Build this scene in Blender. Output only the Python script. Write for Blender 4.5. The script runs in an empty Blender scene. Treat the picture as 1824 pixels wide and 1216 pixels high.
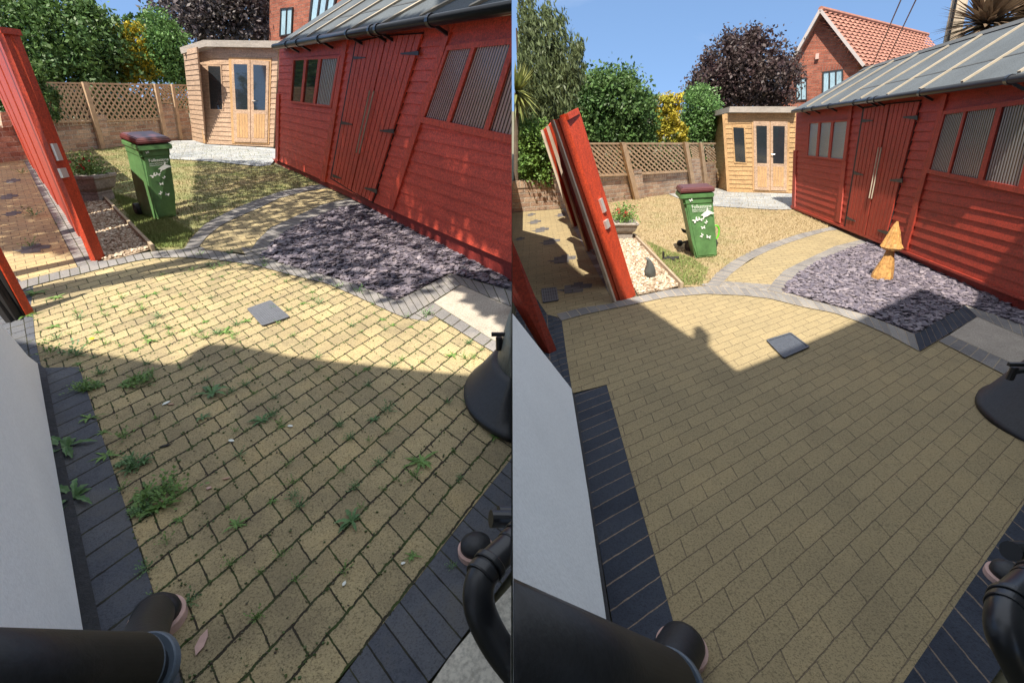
import bpy, bmesh, math, random
import numpy as np
from mathutils import Vector, Matrix
random.seed(7); rng=np.random.default_rng(7)
sc=bpy.context.scene; COL=sc.collection
# ---------------------------------------------------------------- camera
F=900.; CX,CY=912.,608.; HOR=195.; CH=1.75
TH=math.atan((CY-HOR)/F)
cam=bpy.data.cameras.new('camera'); cam.sensor_width=36; cam.lens=36*F/1824; cam.clip_end=3000; cam.clip_start=0.02
co=bpy.data.objects.new('camera',cam); COL.objects.link(co)
co.location=(0,0,CH); co.rotation_euler=(math.pi/2-TH,0,0); sc.camera=co
# ---------------------------------------------------------------- light
ELEV=math.radians(59); SX,SY=-0.42,-0.91
S=Vector((SX*math.cos(ELEV),SY*math.cos(ELEV),math.sin(ELEV))).normalized()   # towards the sun
w=bpy.data.worlds.new('World'); sc.world=w; w.use_nodes=True
nt=w.node_tree; nt.nodes.clear()
sky=nt.nodes.new('ShaderNodeTexSky'); sky.sky_type='NISHITA'; sky.sun_disc=False
sky.sun_elevation=ELEV; sky.sun_rotation=math.atan2(S.x,S.y); sky.air_density=1.0; sky.dust_density=0.15; sky.ozone_density=2.5
bg=nt.nodes.new('ShaderNodeBackground'); bg.inputs[1].default_value=0.15
wo=nt.nodes.new('ShaderNodeOutputWorld')
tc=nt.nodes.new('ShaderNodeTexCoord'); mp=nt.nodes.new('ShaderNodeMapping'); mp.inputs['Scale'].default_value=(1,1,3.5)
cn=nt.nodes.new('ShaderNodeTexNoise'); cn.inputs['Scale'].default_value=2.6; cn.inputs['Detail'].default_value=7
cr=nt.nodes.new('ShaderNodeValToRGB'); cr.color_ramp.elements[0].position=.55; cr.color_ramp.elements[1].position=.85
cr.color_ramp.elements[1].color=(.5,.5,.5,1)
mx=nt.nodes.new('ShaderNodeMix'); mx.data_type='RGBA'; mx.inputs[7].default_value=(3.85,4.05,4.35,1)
va=nt.nodes.new('ShaderNodeVectorMath'); va.operation='ADD'; va.inputs[1].default_value=(0,0,.42); nt.links.new(tc.outputs['Generated'],va.inputs[0])
nt.links.new(va.outputs[0],sky.inputs['Vector'])     # the air is clear: deep blue reaches low
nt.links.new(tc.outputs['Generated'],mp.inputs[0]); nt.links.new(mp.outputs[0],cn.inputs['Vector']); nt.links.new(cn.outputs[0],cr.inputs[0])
tint=nt.nodes.new('ShaderNodeMix'); tint.data_type='RGBA'; tint.blend_type='MULTIPLY'; tint.inputs[0].default_value=1; tint.inputs[7].default_value=(1.0,1.02,.98,1)
nt.links.new(sky.outputs[0],tint.inputs[6])
# unseen white cloud added overhead to brighten the shade, clear blue low down
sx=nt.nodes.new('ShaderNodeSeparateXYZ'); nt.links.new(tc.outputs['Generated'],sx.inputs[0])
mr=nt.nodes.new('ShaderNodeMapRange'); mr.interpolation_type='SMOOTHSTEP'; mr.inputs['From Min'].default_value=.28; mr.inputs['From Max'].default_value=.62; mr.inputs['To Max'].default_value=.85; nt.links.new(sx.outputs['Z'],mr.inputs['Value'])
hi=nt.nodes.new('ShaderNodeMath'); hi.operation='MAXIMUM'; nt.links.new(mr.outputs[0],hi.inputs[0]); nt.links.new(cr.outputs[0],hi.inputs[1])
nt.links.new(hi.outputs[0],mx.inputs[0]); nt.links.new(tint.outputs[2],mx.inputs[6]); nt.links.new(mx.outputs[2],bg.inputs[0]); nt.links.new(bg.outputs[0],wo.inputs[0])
sl=bpy.data.lights.new('sun','SUN'); sl.energy=5.0; sl.angle=math.radians(.4); sl.color=(1,.925,.80)
so=bpy.data.objects.new('sun',sl); COL.objects.link(so); so.rotation_euler=S.to_track_quat('Z','Y').to_euler()
sc.view_settings.view_transform='Standard'; sc.view_settings.look='None'; sc.view_settings.exposure=0.95; sc.view_settings.gamma=1
try: sc.cycles.max_bounces=6
except Exception: pass
# ---------------------------------------------------------------- photo ray -> ground / wall reconstruction helpers
def ray(px,py):
    x=(px-CX)/F; u=-(py-CY)/F
    return Vector((x, math.cos(TH)+u*math.sin(TH), -math.sin(TH)+u*math.cos(TH)))
CAM=Vector((0,0,CH))
def hslope(yh):
    r=ray(CX,yh); return r.z/r.y
SL={'L':hslope(145.),'R':hslope(244.)}      # the left garden rises gently, the right one falls gently
def G(s,px,py,off=0.):
    r=ray(px,py); t=(-CH+off)/(r.z-SL[s]*r.y); return CAM+r*t
def AT(px,py,y):
    r=ray(px,py); return CAM+r*(y/r.y)
def zg(s,y): return SL[s]*y
def proj(p):
    d=p-CAM; z=d.y*math.cos(TH)-d.z*math.sin(TH); u=d.y*math.sin(TH)+d.z*math.cos(TH)
    return CX+F*d.x/z, CY-F*u/z
class Plane:
    """vertical plane through two ground points; out = distance towards the camera"""
    def __init__(s,a,b):
        s.a=a.copy(); d=(b-a); d.z=0; d.normalize(); s.d=d; n=Vector((d.y,-d.x,0))
        if (CAM-a).dot(n)<0: n=-n
        s.n=n
    def p(s,px,py,out=0.):
        r=ray(px,py); t=(s.a+s.n*out-CAM).dot(s.n)/r.dot(s.n); return CAM+r*t
def homog(src,dst):
    A=[]
    for (x,y),(u,v) in zip(src,dst):
        A.append([x,y,1,0,0,0,-u*x,-u*y,-u]); A.append([0,0,0,x,y,1,-v*x,-v*y,-v])
    h=np.linalg.svd(np.array(A,float))[2][-1].reshape(3,3)
    def f(x,y):
        q=h@np.array([x,y,1.]); return q[0]/q[2],q[1]/q[2]
    return f
UNIT=[(0,0),(1,0),(1,1),(0,1)]
# ---------------------------------------------------------------- object helpers
SIDE=['L']
def clip(bm,side):
    if side is None: return
    n=Vector((1,0,0)) if side=='L' else Vector((-1,0,0)); c=Vector((-.003 if side=='L' else .003,0,0))
    if not any((v.co-c).dot(n)>0 for v in bm.verts): return
    r=bmesh.ops.bisect_plane(bm,geom=bm.verts[:]+bm.edges[:]+bm.faces[:],plane_co=c,plane_no=n,clear_outer=True)
    ed=[e for e in r['geom_cut'] if isinstance(e,bmesh.types.BMEdge) and len(e.link_faces)==1]
    if ed and len(bm.faces)<4000:
        try: bmesh.ops.holes_fill(bm,edges=ed,sides=0)
        except Exception: pass
def props(o,label=None,cat=None,group=None,kind=None):
    if label: o['label']=label
    if cat: o['category']=cat
    if group: o['group']=group
    if kind: o['kind']=kind
    return o
def root(name,loc,label,cat,group=None):
    o=bpy.data.objects.new(name,None); o.empty_display_size=.1; COL.objects.link(o); o.location=loc
    return props(o,label,cat,group)
def wloc(o):
    v=Vector((0,0,0))
    while o is not None: v+=Vector(o.location); o=o.parent
    return v
def mk(name,bm,mat,parent=None,side='cur',smooth=False,loc=None):
    """bm is in world coordinates"""
    if side=='cur': side=SIDE[0]
    clip(bm,side)
    if smooth:
        for f in bm.faces: f.smooth=True
    if parent is not None: off=wloc(parent)
    elif loc is not None: off=Vector(loc)
    elif len(bm.verts):
        off=sum((v.co for v in bm.verts),Vector())/len(bm.verts); off.z=min(v.co.z for v in bm.verts)
    else: off=Vector()
    bmesh.ops.translate(bm,verts=bm.verts[:],vec=-off)
    me=bpy.data.meshes.new(name); bm.to_mesh(me); bm.free()
    o=bpy.data.objects.new(name,me); COL.objects.link(o)
    if parent is not None: o.parent=parent
    else: o.location=off
    for m in (mat if isinstance(mat,(list,tuple)) else [mat]): me.materials.append(m)
    return o
def prism(bm,front,back,mi=0):
    f=[bm.verts.new(v) for v in front]; b=[bm.verts.new(v) for v in back]; n=len(f)
    fs=[bm.faces.new(f),bm.faces.new(b[::-1])]
    for i in range(n): fs.append(bm.faces.new((f[i],b[i],b[(i+1)%n],f[(i+1)%n])))
    for q in fs: q.material_index=mi
    return fs
def pq(bm,pl,pts,o0,o1,mi=0):
    prism(bm,[pl.p(x,y,o1) for x,y in pts],[pl.p(x,y,o1)-pl.n*(o1-o0) for x,y in pts],mi)
def box(bm,c,sx,sy,sz,R=None,mi=0):
    vs=[]
    for dx,dy,dz in ((-1,-1,-1),(1,-1,-1),(1,1,-1),(-1,1,-1),(-1,-1,1),(1,-1,1),(1,1,1),(-1,1,1)):
        v=Vector((dx*sx/2,dy*sy/2,dz*sz/2)); v=(R@v) if R else v; vs.append(bm.verts.new(Vector(c)+v))
    for f in ((0,3,2,1),(4,5,6,7),(0,1,5,4),(1,2,6,5),(2,3,7,6),(3,0,4,7)):
        bm.faces.new([vs[i] for i in f]).material_index=mi
def bar(bm,a,b,w,h=None,up=Vector((0,0,1)),mi=0):
    h=h or w; d=(b-a); L=d.length; d.normalize(); s=d.cross(up)
    if s.length<1e-3: s=d.cross(Vector((0,1,0)))
    s.normalize(); u=s.cross(d)
    R=Matrix((s,d,u)).transposed(); box(bm,(a+b)/2,w,L,h,R,mi)
def tube(bm,pts,rad,n=12,caps=True,mi=0):
    pts=[Vector(p) for p in pts]; rad=rad if isinstance(rad,(list,tuple)) else [rad]*len(pts); rings=[]; pu=None
    for i,p in enumerate(pts):
        d=(pts[min(i+1,len(pts)-1)]-pts[max(i-1,0)]).normalized()
        if pu is None: u=d.orthogonal().normalized()
        else: u=(pu-d*pu.dot(d)).normalized()
        pu=u; v=d.cross(u)
        rings.append([bm.verts.new(p+(u*math.cos(2*math.pi*k/n)+v*math.sin(2*math.pi*k/n))*rad[i]) for k in range(n)])
    for a,b in zip(rings,rings[1:]):
        for k in range(n): bm.faces.new((a[k],a[(k+1)%n],b[(k+1)%n],b[k])).material_index=mi
    if caps: bm.faces.new(rings[0][::-1]); bm.faces.new(rings[-1])
def lathe(bm,c,prof,n=24,ax=(1,1),lean=(0,0),mi=0):
    """prof: (radius, height) list, leaning sideways with height"""
    rings=[]
    for r,z in prof:
        rings.append([bm.verts.new(Vector(c)+Vector((ax[0]*r*math.cos(2*math.pi*k/n)+lean[0]*z,ax[1]*r*math.sin(2*math.pi*k/n)+lean[1]*z,z))) for k in range(n)])
    for a,b in zip(rings,rings[1:]):
        for k in range(n): bm.faces.new((a[k],a[(k+1)%n],b[(k+1)%n],b[k])).material_index=mi
    bm.faces.new(rings[0][::-1]); bm.faces.new(rings[-1])
def spline(pts,n=8):
    pts=[Vector(p) for p in pts]; out=[]
    for i in range(len(pts)-1):
        p0,p1,p2,p3=pts[max(i-1,0)],pts[i],pts[i+1],pts[min(i+2,len(pts)-1)]
        for k in range(n):
            t=k/n; out.append(.5*((2*p1)+(p2-p0)*t+(2*p0-5*p1+4*p2-p3)*t*t+(3*p1-p0-3*p2+p3)*t**3))
    out.append(pts[-1]); return out
# ---------------------------------------------------------------- materials
class N:
    def __init__(s,name):
        s.m=bpy.data.materials.new(name); s.m.use_nodes=True; s.t=s.m.node_tree; s.b=s.t.nodes['Principled BSDF']
    def n(s,t,**k):
        q=s.t.nodes.new(t)
        for a,b in k.items(): setattr(q,a,b)
        return q
    def l(s,a,b): s.t.links.new(a,b)
    def noise(s,vec,scale,detail=4,rough=.6,stretch=None):
        q=s.n('ShaderNodeTexNoise'); q.inputs['Scale'].default_value=scale; q.inputs['Detail'].default_value=detail; q.inputs['Roughness'].default_value=rough
        if stretch:
            m=s.n('ShaderNodeMapping'); m.inputs['Scale'].default_value=stretch; s.l(vec,m.inputs[0]); vec=m.outputs[0]
        s.l(vec,q.inputs['Vector']); return q.outputs['Fac']
    def ramp(s,fac,stops):
        q=s.n('ShaderNodeValToRGB'); e=q.color_ramp.elements
        while len(e)<len(stops): e.new(.5)
        for i,(p,c) in enumerate(stops): e[i].position=p; e[i].color=(c if len(c)==4 else (*c,1)) if isinstance(c,(tuple,list)) else (c,c,c,1)
        s.l(fac,q.inputs[0]); return q.outputs[0]
    def mix(s,a,b,f,mode='MIX'):
        q=s.n('ShaderNodeMix',data_type='RGBA',blend_type=mode)
        for v,i in ((f,0),(a,6),(b,7)):
            if hasattr(v,'links'): s.l(v,q.inputs[i])
            elif i==0: q.inputs[0].default_value=v
            else: q.inputs[i].default_value=(*v[:3],1) if isinstance(v,(tuple,list)) else (v,v,v,1)
        return q.outputs[2]
    def bump(s,h,dist,strength=1.,prev=None):
        q=s.n('ShaderNodeBump'); q.inputs['Distance'].default_value=dist; q.inputs['Strength'].default_value=strength; s.l(h,q.inputs['Height'])
        if prev is not None: s.l(prev,q.inputs['Normal'])
        s.l(q.outputs[0],s.b.inputs['Normal']); return q.outputs[0]
    def vec(s,kind='Object'): return s.n('ShaderNodeTexCoord').outputs[kind]
def rgbh(c,k): return tuple(min(1,x*k) for x in c)
def plain(name,c,rough=.6,var=.25,scale=6,bump=.0,stretch=None,metal=0,spec=.5,fine=0,fcon=.55):
    m=N(name); v=m.vec(); f=m.noise(v,scale,5,.6,stretch)
    colr=m.ramp(f,[(.25,rgbh(c,1-var)),(.75,rgbh(c,1+var))])
    if fine:
        g=m.noise(v,fine,2,.7); colr=m.mix(colr,m.ramp(g,[(.35,fcon),(.6,1.)]),.8,'MULTIPLY')
    if stretch:
        g3=m.noise(v,scale*7,4,.75,stretch); colr=m.mix(colr,m.ramp(g3,[(.38,.62),(.52,1.),(.66,1.16)]),.85,'MULTIPLY'); g4=m.noise(v,.9,5,.7); colr=m.mix(colr,m.ramp(g4,[(.3,.78),(.62,1.1)]),.9,'MULTIPLY')
    m.l(colr,m.b.inputs['Base Color']); m.b.inputs['Roughness'].default_value=rough; m.b.inputs['Metallic'].default_value=metal; m.b.inputs['Specular IOR Level'].default_value=spec
    if bump: m.bump(m.noise(v,(fine or scale*6),3),bump)
    return m.m
def bricks(name,c1,c2,joint,bw,rh,off,mort,speck=.35,bumpd=.004,dirt=None,moss=None,rough=.85,wcol=.0,smooth=.1,grain=120,wav=.07,cloud=1.):
    m=N(name); uv=m.vec('UV'); ob=m.vec('Object')
    b=m.n('ShaderNodeTexBrick'); b.offset=off; b.squash=1; b.inputs['Scale'].default_value=1
    b.inputs['Color1'].default_value=(*c1,1); b.inputs['Color2'].default_value=(*c2,1); b.inputs['Mortar'].default_value=(*joint,1)
    b.inputs['Mortar Size'].default_value=mort; b.inputs['Mortar Smooth'].default_value=smooth; b.inputs['Bias'].default_value=0
    b.inputs['Brick Width'].default_value=bw; b.inputs['Row Height'].default_value=rh
    # slight waviness of the joints
    wn=m.n('ShaderNodeTexNoise'); wn.inputs['Scale'].default_value=1.9; wn.inputs['Detail'].default_value=3; m.l(uv,wn.inputs['Vector'])
    sub=m.n('ShaderNodeVectorMath',operation='SUBTRACT'); m.l(wn.outputs['Color'],sub.inputs[0]); sub.inputs[1].default_value=(.5,.5,.5)
    scl=m.n('ShaderNodeVectorMath',operation='SCALE'); m.l(sub.outputs[0],scl.inputs[0]); scl.inputs['Scale'].default_value=wav
    ad=m.n('ShaderNodeVectorMath',operation='ADD'); m.l(uv,ad.inputs[0])
    w2=m.n('ShaderNodeTexNoise'); w2.inputs['Scale'].default_value=9; w2.inputs['Detail'].default_value=3; m.l(uv,w2.inputs['Vector']); sb=m.n('ShaderNodeVectorMath',operation='SUBTRACT'); m.l(w2.outputs['Color'],sb.inputs[0]); sb.inputs[1].default_value=(.5,.5,.5)
    s2=m.n('ShaderNodeVectorMath',operation='SCALE'); m.l(sb.outputs[0],s2.inputs[0]); s2.inputs['Scale'].default_value=.075; a2=m.n('ShaderNodeVectorMath',operation='ADD'); m.l(scl.outputs[0],a2.inputs[0]); m.l(s2.outputs[0],a2.inputs[1]); m.l(a2.outputs[0],ad.inputs[1]); m.l(ad.outputs[0],b.inputs['Vector'])
    colr=b.outputs['Color']
    big=m.noise(ob,1.1,5,.6); colr=m.mix(colr,m.ramp(big,[(.3,.78),(.7,1.12)]),.8*cloud,'MULTIPLY')
    g=m.noise(ob,grain,2,.8); g2=m.noise(ob,grain*.37,3,.8)
    colr=m.mix(colr,m.ramp(g,[(.36,1-speck),(.5,1.),(.66,1.),(.74,1+speck*.9)]),1,'MULTIPLY')
    colr=m.mix(colr,m.ramp(g2,[(.28,.55),(.42,1.)]),speck*1.3 if speck<.7 else 1,'MULTIPLY')
    b3=m.n('ShaderNodeTexBrick'); b3.offset=off; b3.squash=1; b3.inputs['Scale'].default_value=1; b3.inputs['Color1'].default_value=(0,0,0,1); b3.inputs['Color2'].default_value=(1,1,1,1); b3.inputs['Mortar'].default_value=(.5,.5,.5,1)
    b3.inputs['Mortar Size'].default_value=.0; b3.inputs['Bias'].default_value=.0; b3.inputs['Brick Width'].default_value=bw; b3.inputs['Row Height'].default_value=rh; m.l(ad.outputs[0],b3.inputs['Vector'])
    st=m.noise(ob,2.2,5,.75); colr=m.mix(colr,m.ramp(st,[(.35,(.80,.80,.84)),(.5,(1.,1.,1.)),(.68,(1.12,1.06,.98))]),.9*cloud,'MULTIPLY')
    if dirt:
        d=m.noise(ob,3.3,6,.7); colr=m.mix(colr,dirt,m.ramp(d,[(.5,0.),(.75,.55)]))
    if moss:
        d=m.noise(ob,9,3,.7); mm=m.mix(joint,moss,m.ramp(d,[(.45,0.),(.6,1.)])); colr=m.mix(colr,mm,b.outputs['Fac'])
    m.l(colr,m.b.inputs['Base Color']); m.b.inputs['Roughness'].default_value=rough; m.b.inputs['Specular IOR Level'].default_value=.25
    inv=m.n('ShaderNodeMath',operation='SUBTRACT'); inv.inputs[0].default_value=1; m.l(b.outputs['Fac'],inv.inputs[1])
    ht=m.n('ShaderNodeMath',operation='MULTIPLY_ADD'); m.l(b3.outputs['Color'],ht.inputs[0]); ht.inputs[1].default_value=.35; m.l(inv.outputs[0],ht.inputs[2])
    p=m.bump(ht.outputs[0],bumpd*2.5); m.bump(g2,bumpd,.6,p)
    return m.m
M={}
M['pavL']=bricks('weathered_yellow_block',(.43,.345,.19),(.32,.26,.15),(.045,.037,.025),2,1,.5,.042,.5,.008,dirt=(.20,.16,.10),moss=(.05,.075,.02),smooth=.25,wav=.13)
M['pavR']=bricks('clean_yellow_block',(.355,.28,.155),(.315,.25,.14),(.22,.17,.11),2,1,.5,.024,.42,.004,smooth=.4,wav=.08,cloud=.4)
M['pav2']=bricks('yellow_block_beyond_gate',(.46,.345,.18),(.38,.29,.16),(.14,.11,.07),2,1,.5,.03,.4,.004)
M['darkL']=bricks('weathered_charcoal_block',(.085,.093,.115),(.12,.125,.14),(.025,.023,.02),1,1,0,.035,.3,.005,dirt=(.13,.12,.10),moss=(.05,.05,.03))
M['darkR']=bricks('clean_charcoal_block',(.036,.044,.062),(.055,.064,.085),(.26,.2,.15),1,1,0,.03,.35,.004)
M['greyL']=bricks('weathered_grey_block',(.20,.19,.185),(.26,.245,.235),(.06,.05,.04),1,1,0,.045,.35,.005,moss=(.06,.07,.03))
M['greyR']=bricks('clean_grey_block',(.20,.19,.185),(.27,.255,.24),(.42,.35,.26),1,1,0,.045,.35,.004)
M['dash']=bricks('dark_inset_block',(.12,.115,.12),(.17,.16,.155),(.1,.08,.06),2,1,.5,.03,.3,.004)
M['wallbrick']=bricks('stock_garden_brick',(.36,.215,.15),(.58,.42,.30),(.66,.58,.47),3,1,.5,.09,.5,.012,dirt=(.12,.09,.07),smooth=.3,grain=40)
M['soldier']=bricks('stock_brick_soldier',(.36,.23,.16),(.55,.40,.29),(.62,.54,.44),1,4,0,.13,.5,.012,smooth=.3,grain=40)
M['housebrick']=bricks('red_house_brick',(.27,.085,.055),(.36,.13,.085),(.30,.22,.18),3,1,.5,.06,.3,.01,grain=20)
M['flag']=bricks('pale_sandstone_flag',(.27,.285,.30),(.35,.36,.36),(.10,.10,.095),5.5,3.4,.5,.05,.12,.003,grain=14)
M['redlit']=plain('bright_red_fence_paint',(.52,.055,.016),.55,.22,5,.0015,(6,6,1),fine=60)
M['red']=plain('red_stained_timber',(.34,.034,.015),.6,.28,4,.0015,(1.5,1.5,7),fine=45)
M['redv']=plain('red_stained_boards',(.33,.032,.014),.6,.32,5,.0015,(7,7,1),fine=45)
M['redL']=plain('shade_lifted_red_timber',(.68,.085,.045),.6,.25,4,.0015,(1.5,1.5,7),fine=45)  # shed red copied brighter to offset the shade on the left shed
M['redLv']=plain('shade_lifted_red_boards',(.62,.075,.038),.6,.3,5,.0015,(7,7,1),fine=45)  # same brightened red for the upright boards of the shaded shed
M['reddk']=plain('red_masonry_paint',(.24,.022,.015),.7,.2,4,.004,fine=40)
M['blackgap']=plain('dark_gap',(.012,.01,.01),.8)
M['feather']=plain('bare_cut_timber_edge',(.55,.46,.36),.8,.2,8,.001)
M['wood']=plain('weathered_pine_boards',(.52,.32,.145),.65,.30,3,.0015,(1,1,9),fine=30)
M['woodL']=plain('greyed_pine_boards',(.50,.34,.23),.65,.28,3,.0015,(1,1,9),fine=30)
M['woodv']=plain('pine_post',(.48,.29,.135),.65,.25,4,.001,(8,8,1))
M['fascia']=plain('silvered_fascia',(.34,.30,.26),.75,.2,4,.001,(1,1,6))
M['trellis']=plain('tan_trellis_timber',(.42,.29,.18),.8,.3,9,.001)
M['glass']=plain('dark_window_glass',(.02,.025,.03),.06,.2,2,spec=.9)
M['felt']=plain('grey_roof_felt',(.09,.105,.118),.9,.25,1.3,.002,fine=90)
M['feltedge']=plain('grey_felt_overlap',(.06,.065,.07),.9)
M['batten']=plain('bare_roof_batten',(.34,.29,.22),.8,.15,8)
M['blackpl']=plain('black_plastic',(.012,.013,.016),.32,.2,5,spec=.6)
M['blackmat']=plain('dull_black_plastic',(.016,.017,.02),.5,.3,5,.001,fine=60)
M['collar']=plain('blue_grey_plastic_ring',(.10,.13,.17),.4)
M['clay']=plain('pink_clay_rim',(.55,.36,.31),.8,.15,20)
M['iron']=plain('black_iron',(.02,.02,.022),.45)
M['chrome']=plain('pale_metal',(.65,.62,.58),.35,.1,5,metal=.5)
M['render']=plain('white_render',(.90,.93,.94),.9,.07,1.3,.0012,fine=70,fcon=.9)
M['bitumen']=plain('black_bitumen_plinth',(.022,.022,.025),.7,.5,9,.006,fine=30)
M['conc']=plain('pale_concrete',(.62,.58,.49),.9,.15,6,.002,fine=50)
M['stone']=plain('buff_stone_slab',(.42,.365,.30),.85,.15,5,.0008,fine=90)
M['planter']=plain('cast_stone',(.36,.32,.28),.9,.25,8,.003,fine=40)
M['bin']=plain('green_bin_plastic',(.10,.225,.08),.5,.3,3,fine=12,fcon=.85)
M['lid']=plain('maroon_lid_plastic',(.11,.035,.033),.35,.2,4)
M['print']=plain('white_print',(.75,.78,.72),.6,.03)
M['rubber']=plain('black_rubber',(.015,.015,.015),.7)
M['lime']=plain('lime_plastic',(.12,.55,.03),.4)
M['steel']=plain('galvanised_grid',(.085,.095,.115),.5,.3,30,.002,metal=.3)
M['griddark']=plain('dull_steel_grid',(.07,.075,.085),.6,.3,30)
M['gridbar']=plain('pale_grid_bars',(.10,.105,.12),.5,.2,30)
M['soil']=plain('dry_soil',(.16,.12,.08),.95,.3,5,.004,fine=40)
M['slate']=plain('plum_slate',(.20,.175,.205),.65,.4,7)
M['slatebed']=plain('slate_bed',(.07,.06,.075),.9,.3,20)
M['pebble']=plain('cream_pebble',(.55,.43,.30),.7,.35,14)
M['pebblebed']=plain('pebble_bed',(.28,.21,.15),.9,.3,30)
M['edge']=plain('timber_edging',(.32,.25,.17),.85,.2,6)
M['tile']=plain('terracotta_roof_tile',(.33,.145,.10),.85,.3,3)
M['verge']=plain('grey_verge',(.42,.37,.35),.8,.1)
M['winframe']=plain('dark_window_frame',(.03,.025,.025),.5)
M['curtain']=plain('pale_blue_glass',(.33,.47,.55),.12,.35,3,stretch=(14,14,1),spec=.8)
M['barrel']=plain('grey_wood_effect_barrel',(.22,.23,.20),.6,.25,3,.002,(10,10,1))
M['pole']=plain('weathered_pole',(.32,.26,.19),.85,.3,3,.002,(8,8,1))
M['bark']=plain('bark',(.12,.085,.06),.9,.3,10,.01)
M['carve']=plain('chainsawn_golden_wood',(.58,.31,.10),.55,.3,8,.004,(6,6,1),fine=30)
M['ornament']=plain('dark_pewter_stone',(.08,.085,.08),.4,.4,15,.003)
M['yellowfl']=plain('dandelion_yellow',(.75,.55,.01),.6,.05)
M['redfl']=plain('red_petal',(.55,.01,.03),.6,.15)
M['deadleaf']=plain('dry_leaf',(.45,.28,.2),.8,.2)
def leafmat(name,c,c2,tr=.25,scale=1.6):
    m=N(name); f=m.noise(m.vec(),scale,3,.7); g=m.n('ShaderNodeNewGeometry')
    a=m.mix(c,c2,m.ramp(f,[(.35,0.),(.65,1.)])); a=m.mix(a,m.ramp(g.outputs['Random Per Island'],[(0,.6),(1,1.35)]),.9,'MULTIPLY')
    m.l(a,m.b.inputs['Base Color']); m.b.inputs['Roughness'].default_value=.5; m.b.inputs['Specular IOR Level'].default_value=.35
    t=m.n('ShaderNodeBsdfTranslucent'); m.l(a,t.inputs[0]); x=m.n('ShaderNodeMixShader'); x.inputs[0].default_value=tr
    o=m.t.nodes['Material Output']; m.l(m.b.outputs[0],x.inputs[1]); m.l(t.outputs[0],x.inputs[2]); m.l(x.outputs[0],o.inputs[0]); return m.m
M['leaf_ivy']=leafmat('ivy_green_leaf',(.05,.11,.03),(.10,.17,.045))
M['leaf_will']=leafmat('willow_leaf',(.08,.11,.04),(.13,.16,.07))
M['leaf_yel']=leafmat('golden_leaf',(.55,.40,.03),(.30,.30,.04))
M['leaf_con']=leafmat('bright_conifer',(.09,.19,.05),(.13,.24,.07))
M['leaf_hedge']=leafmat('lime_conifer',(.16,.26,.05),(.09,.18,.04))
M['leaf_plum']=leafmat('plum_leaf',(.055,.028,.032),(.10,.075,.065))
M['leaf_plumL']=leafmat('silvered_plum_leaf',(.10,.075,.085),(.17,.15,.14))
M['leaf_cord']=leafmat('bronze_cordyline_leaf',(.13,.085,.055),(.20,.14,.09),.1)
M['leaf_palm']=leafmat('yellowed_palm_leaf',(.30,.30,.09),(.16,.2,.06),.2)
M['weed']=leafmat('weed_leaf',(.11,.21,.045),(.18,.30,.08),.2,6)
M['weedb']=leafmat('blue_green_weed_leaf',(.09,.19,.07),(.15,.26,.10),.2,6)
def grassm(name,dry,green,lo,hi):
    m=N(name); v=m.vec(); f=m.noise(v,.9,6,.72); g=m.noise(v,40,3,.8)
    a=m.mix(green,dry,m.ramp(f,[(lo,0.),(hi,1.)])); a=m.mix(a,m.ramp(g,[(.3,.6),(.7,1.25)]),.8,'MULTIPLY')
    m.l(a,m.b.inputs['Base Color']); m.b.inputs['Roughness'].default_value=.9; m.bump(g,.02); return m.m
M['lawnL']=grassm('patchy_lawn',(.36,.27,.14),(.17,.20,.07),.40,.66)
M['lawnR']=grassm('parched_lawn',(.38,.285,.155),(.20,.205,.075),.25,.48)
M['ground']=plain('bare_ground',(.14,.13,.08),.95,.3,1,.01)
def striped(name,pitch,dark,light):      # reeded clear glazing, pattern across UV.x
    m=N(name); uv=m.vec('UV'); wv=m.n('ShaderNodeTexWave',wave_type='BANDS',bands_direction='X'); wv.inputs['Scale'].default_value=pitch; m.l(uv,wv.inputs['Vector'])
    a=m.ramp(wv.outputs['Fac'],[(.15,dark),(.5,light)]); m.l(a,m.b.inputs['Base Color']); m.b.inputs['Roughness'].default_value=.12; m.b.inputs['Specular IOR Level'].default_value=.8
    m.bump(wv.outputs['Fac'],.004); return m.m
M['reed']=striped('reeded_polycarbonate',1.9,(.006,.006,.007),(.20,.20,.20))
M['reedL']=striped('reeded_polycarbonate_gate_reflection',1.9,(.02,.016,.017),(.36,.25,.24))  # pink of the stripes paints in the red gate's reflection
M['lattice']=striped('finely_reeded_glass',2.2,(.05,.06,.06),(.30,.35,.36))
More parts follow.
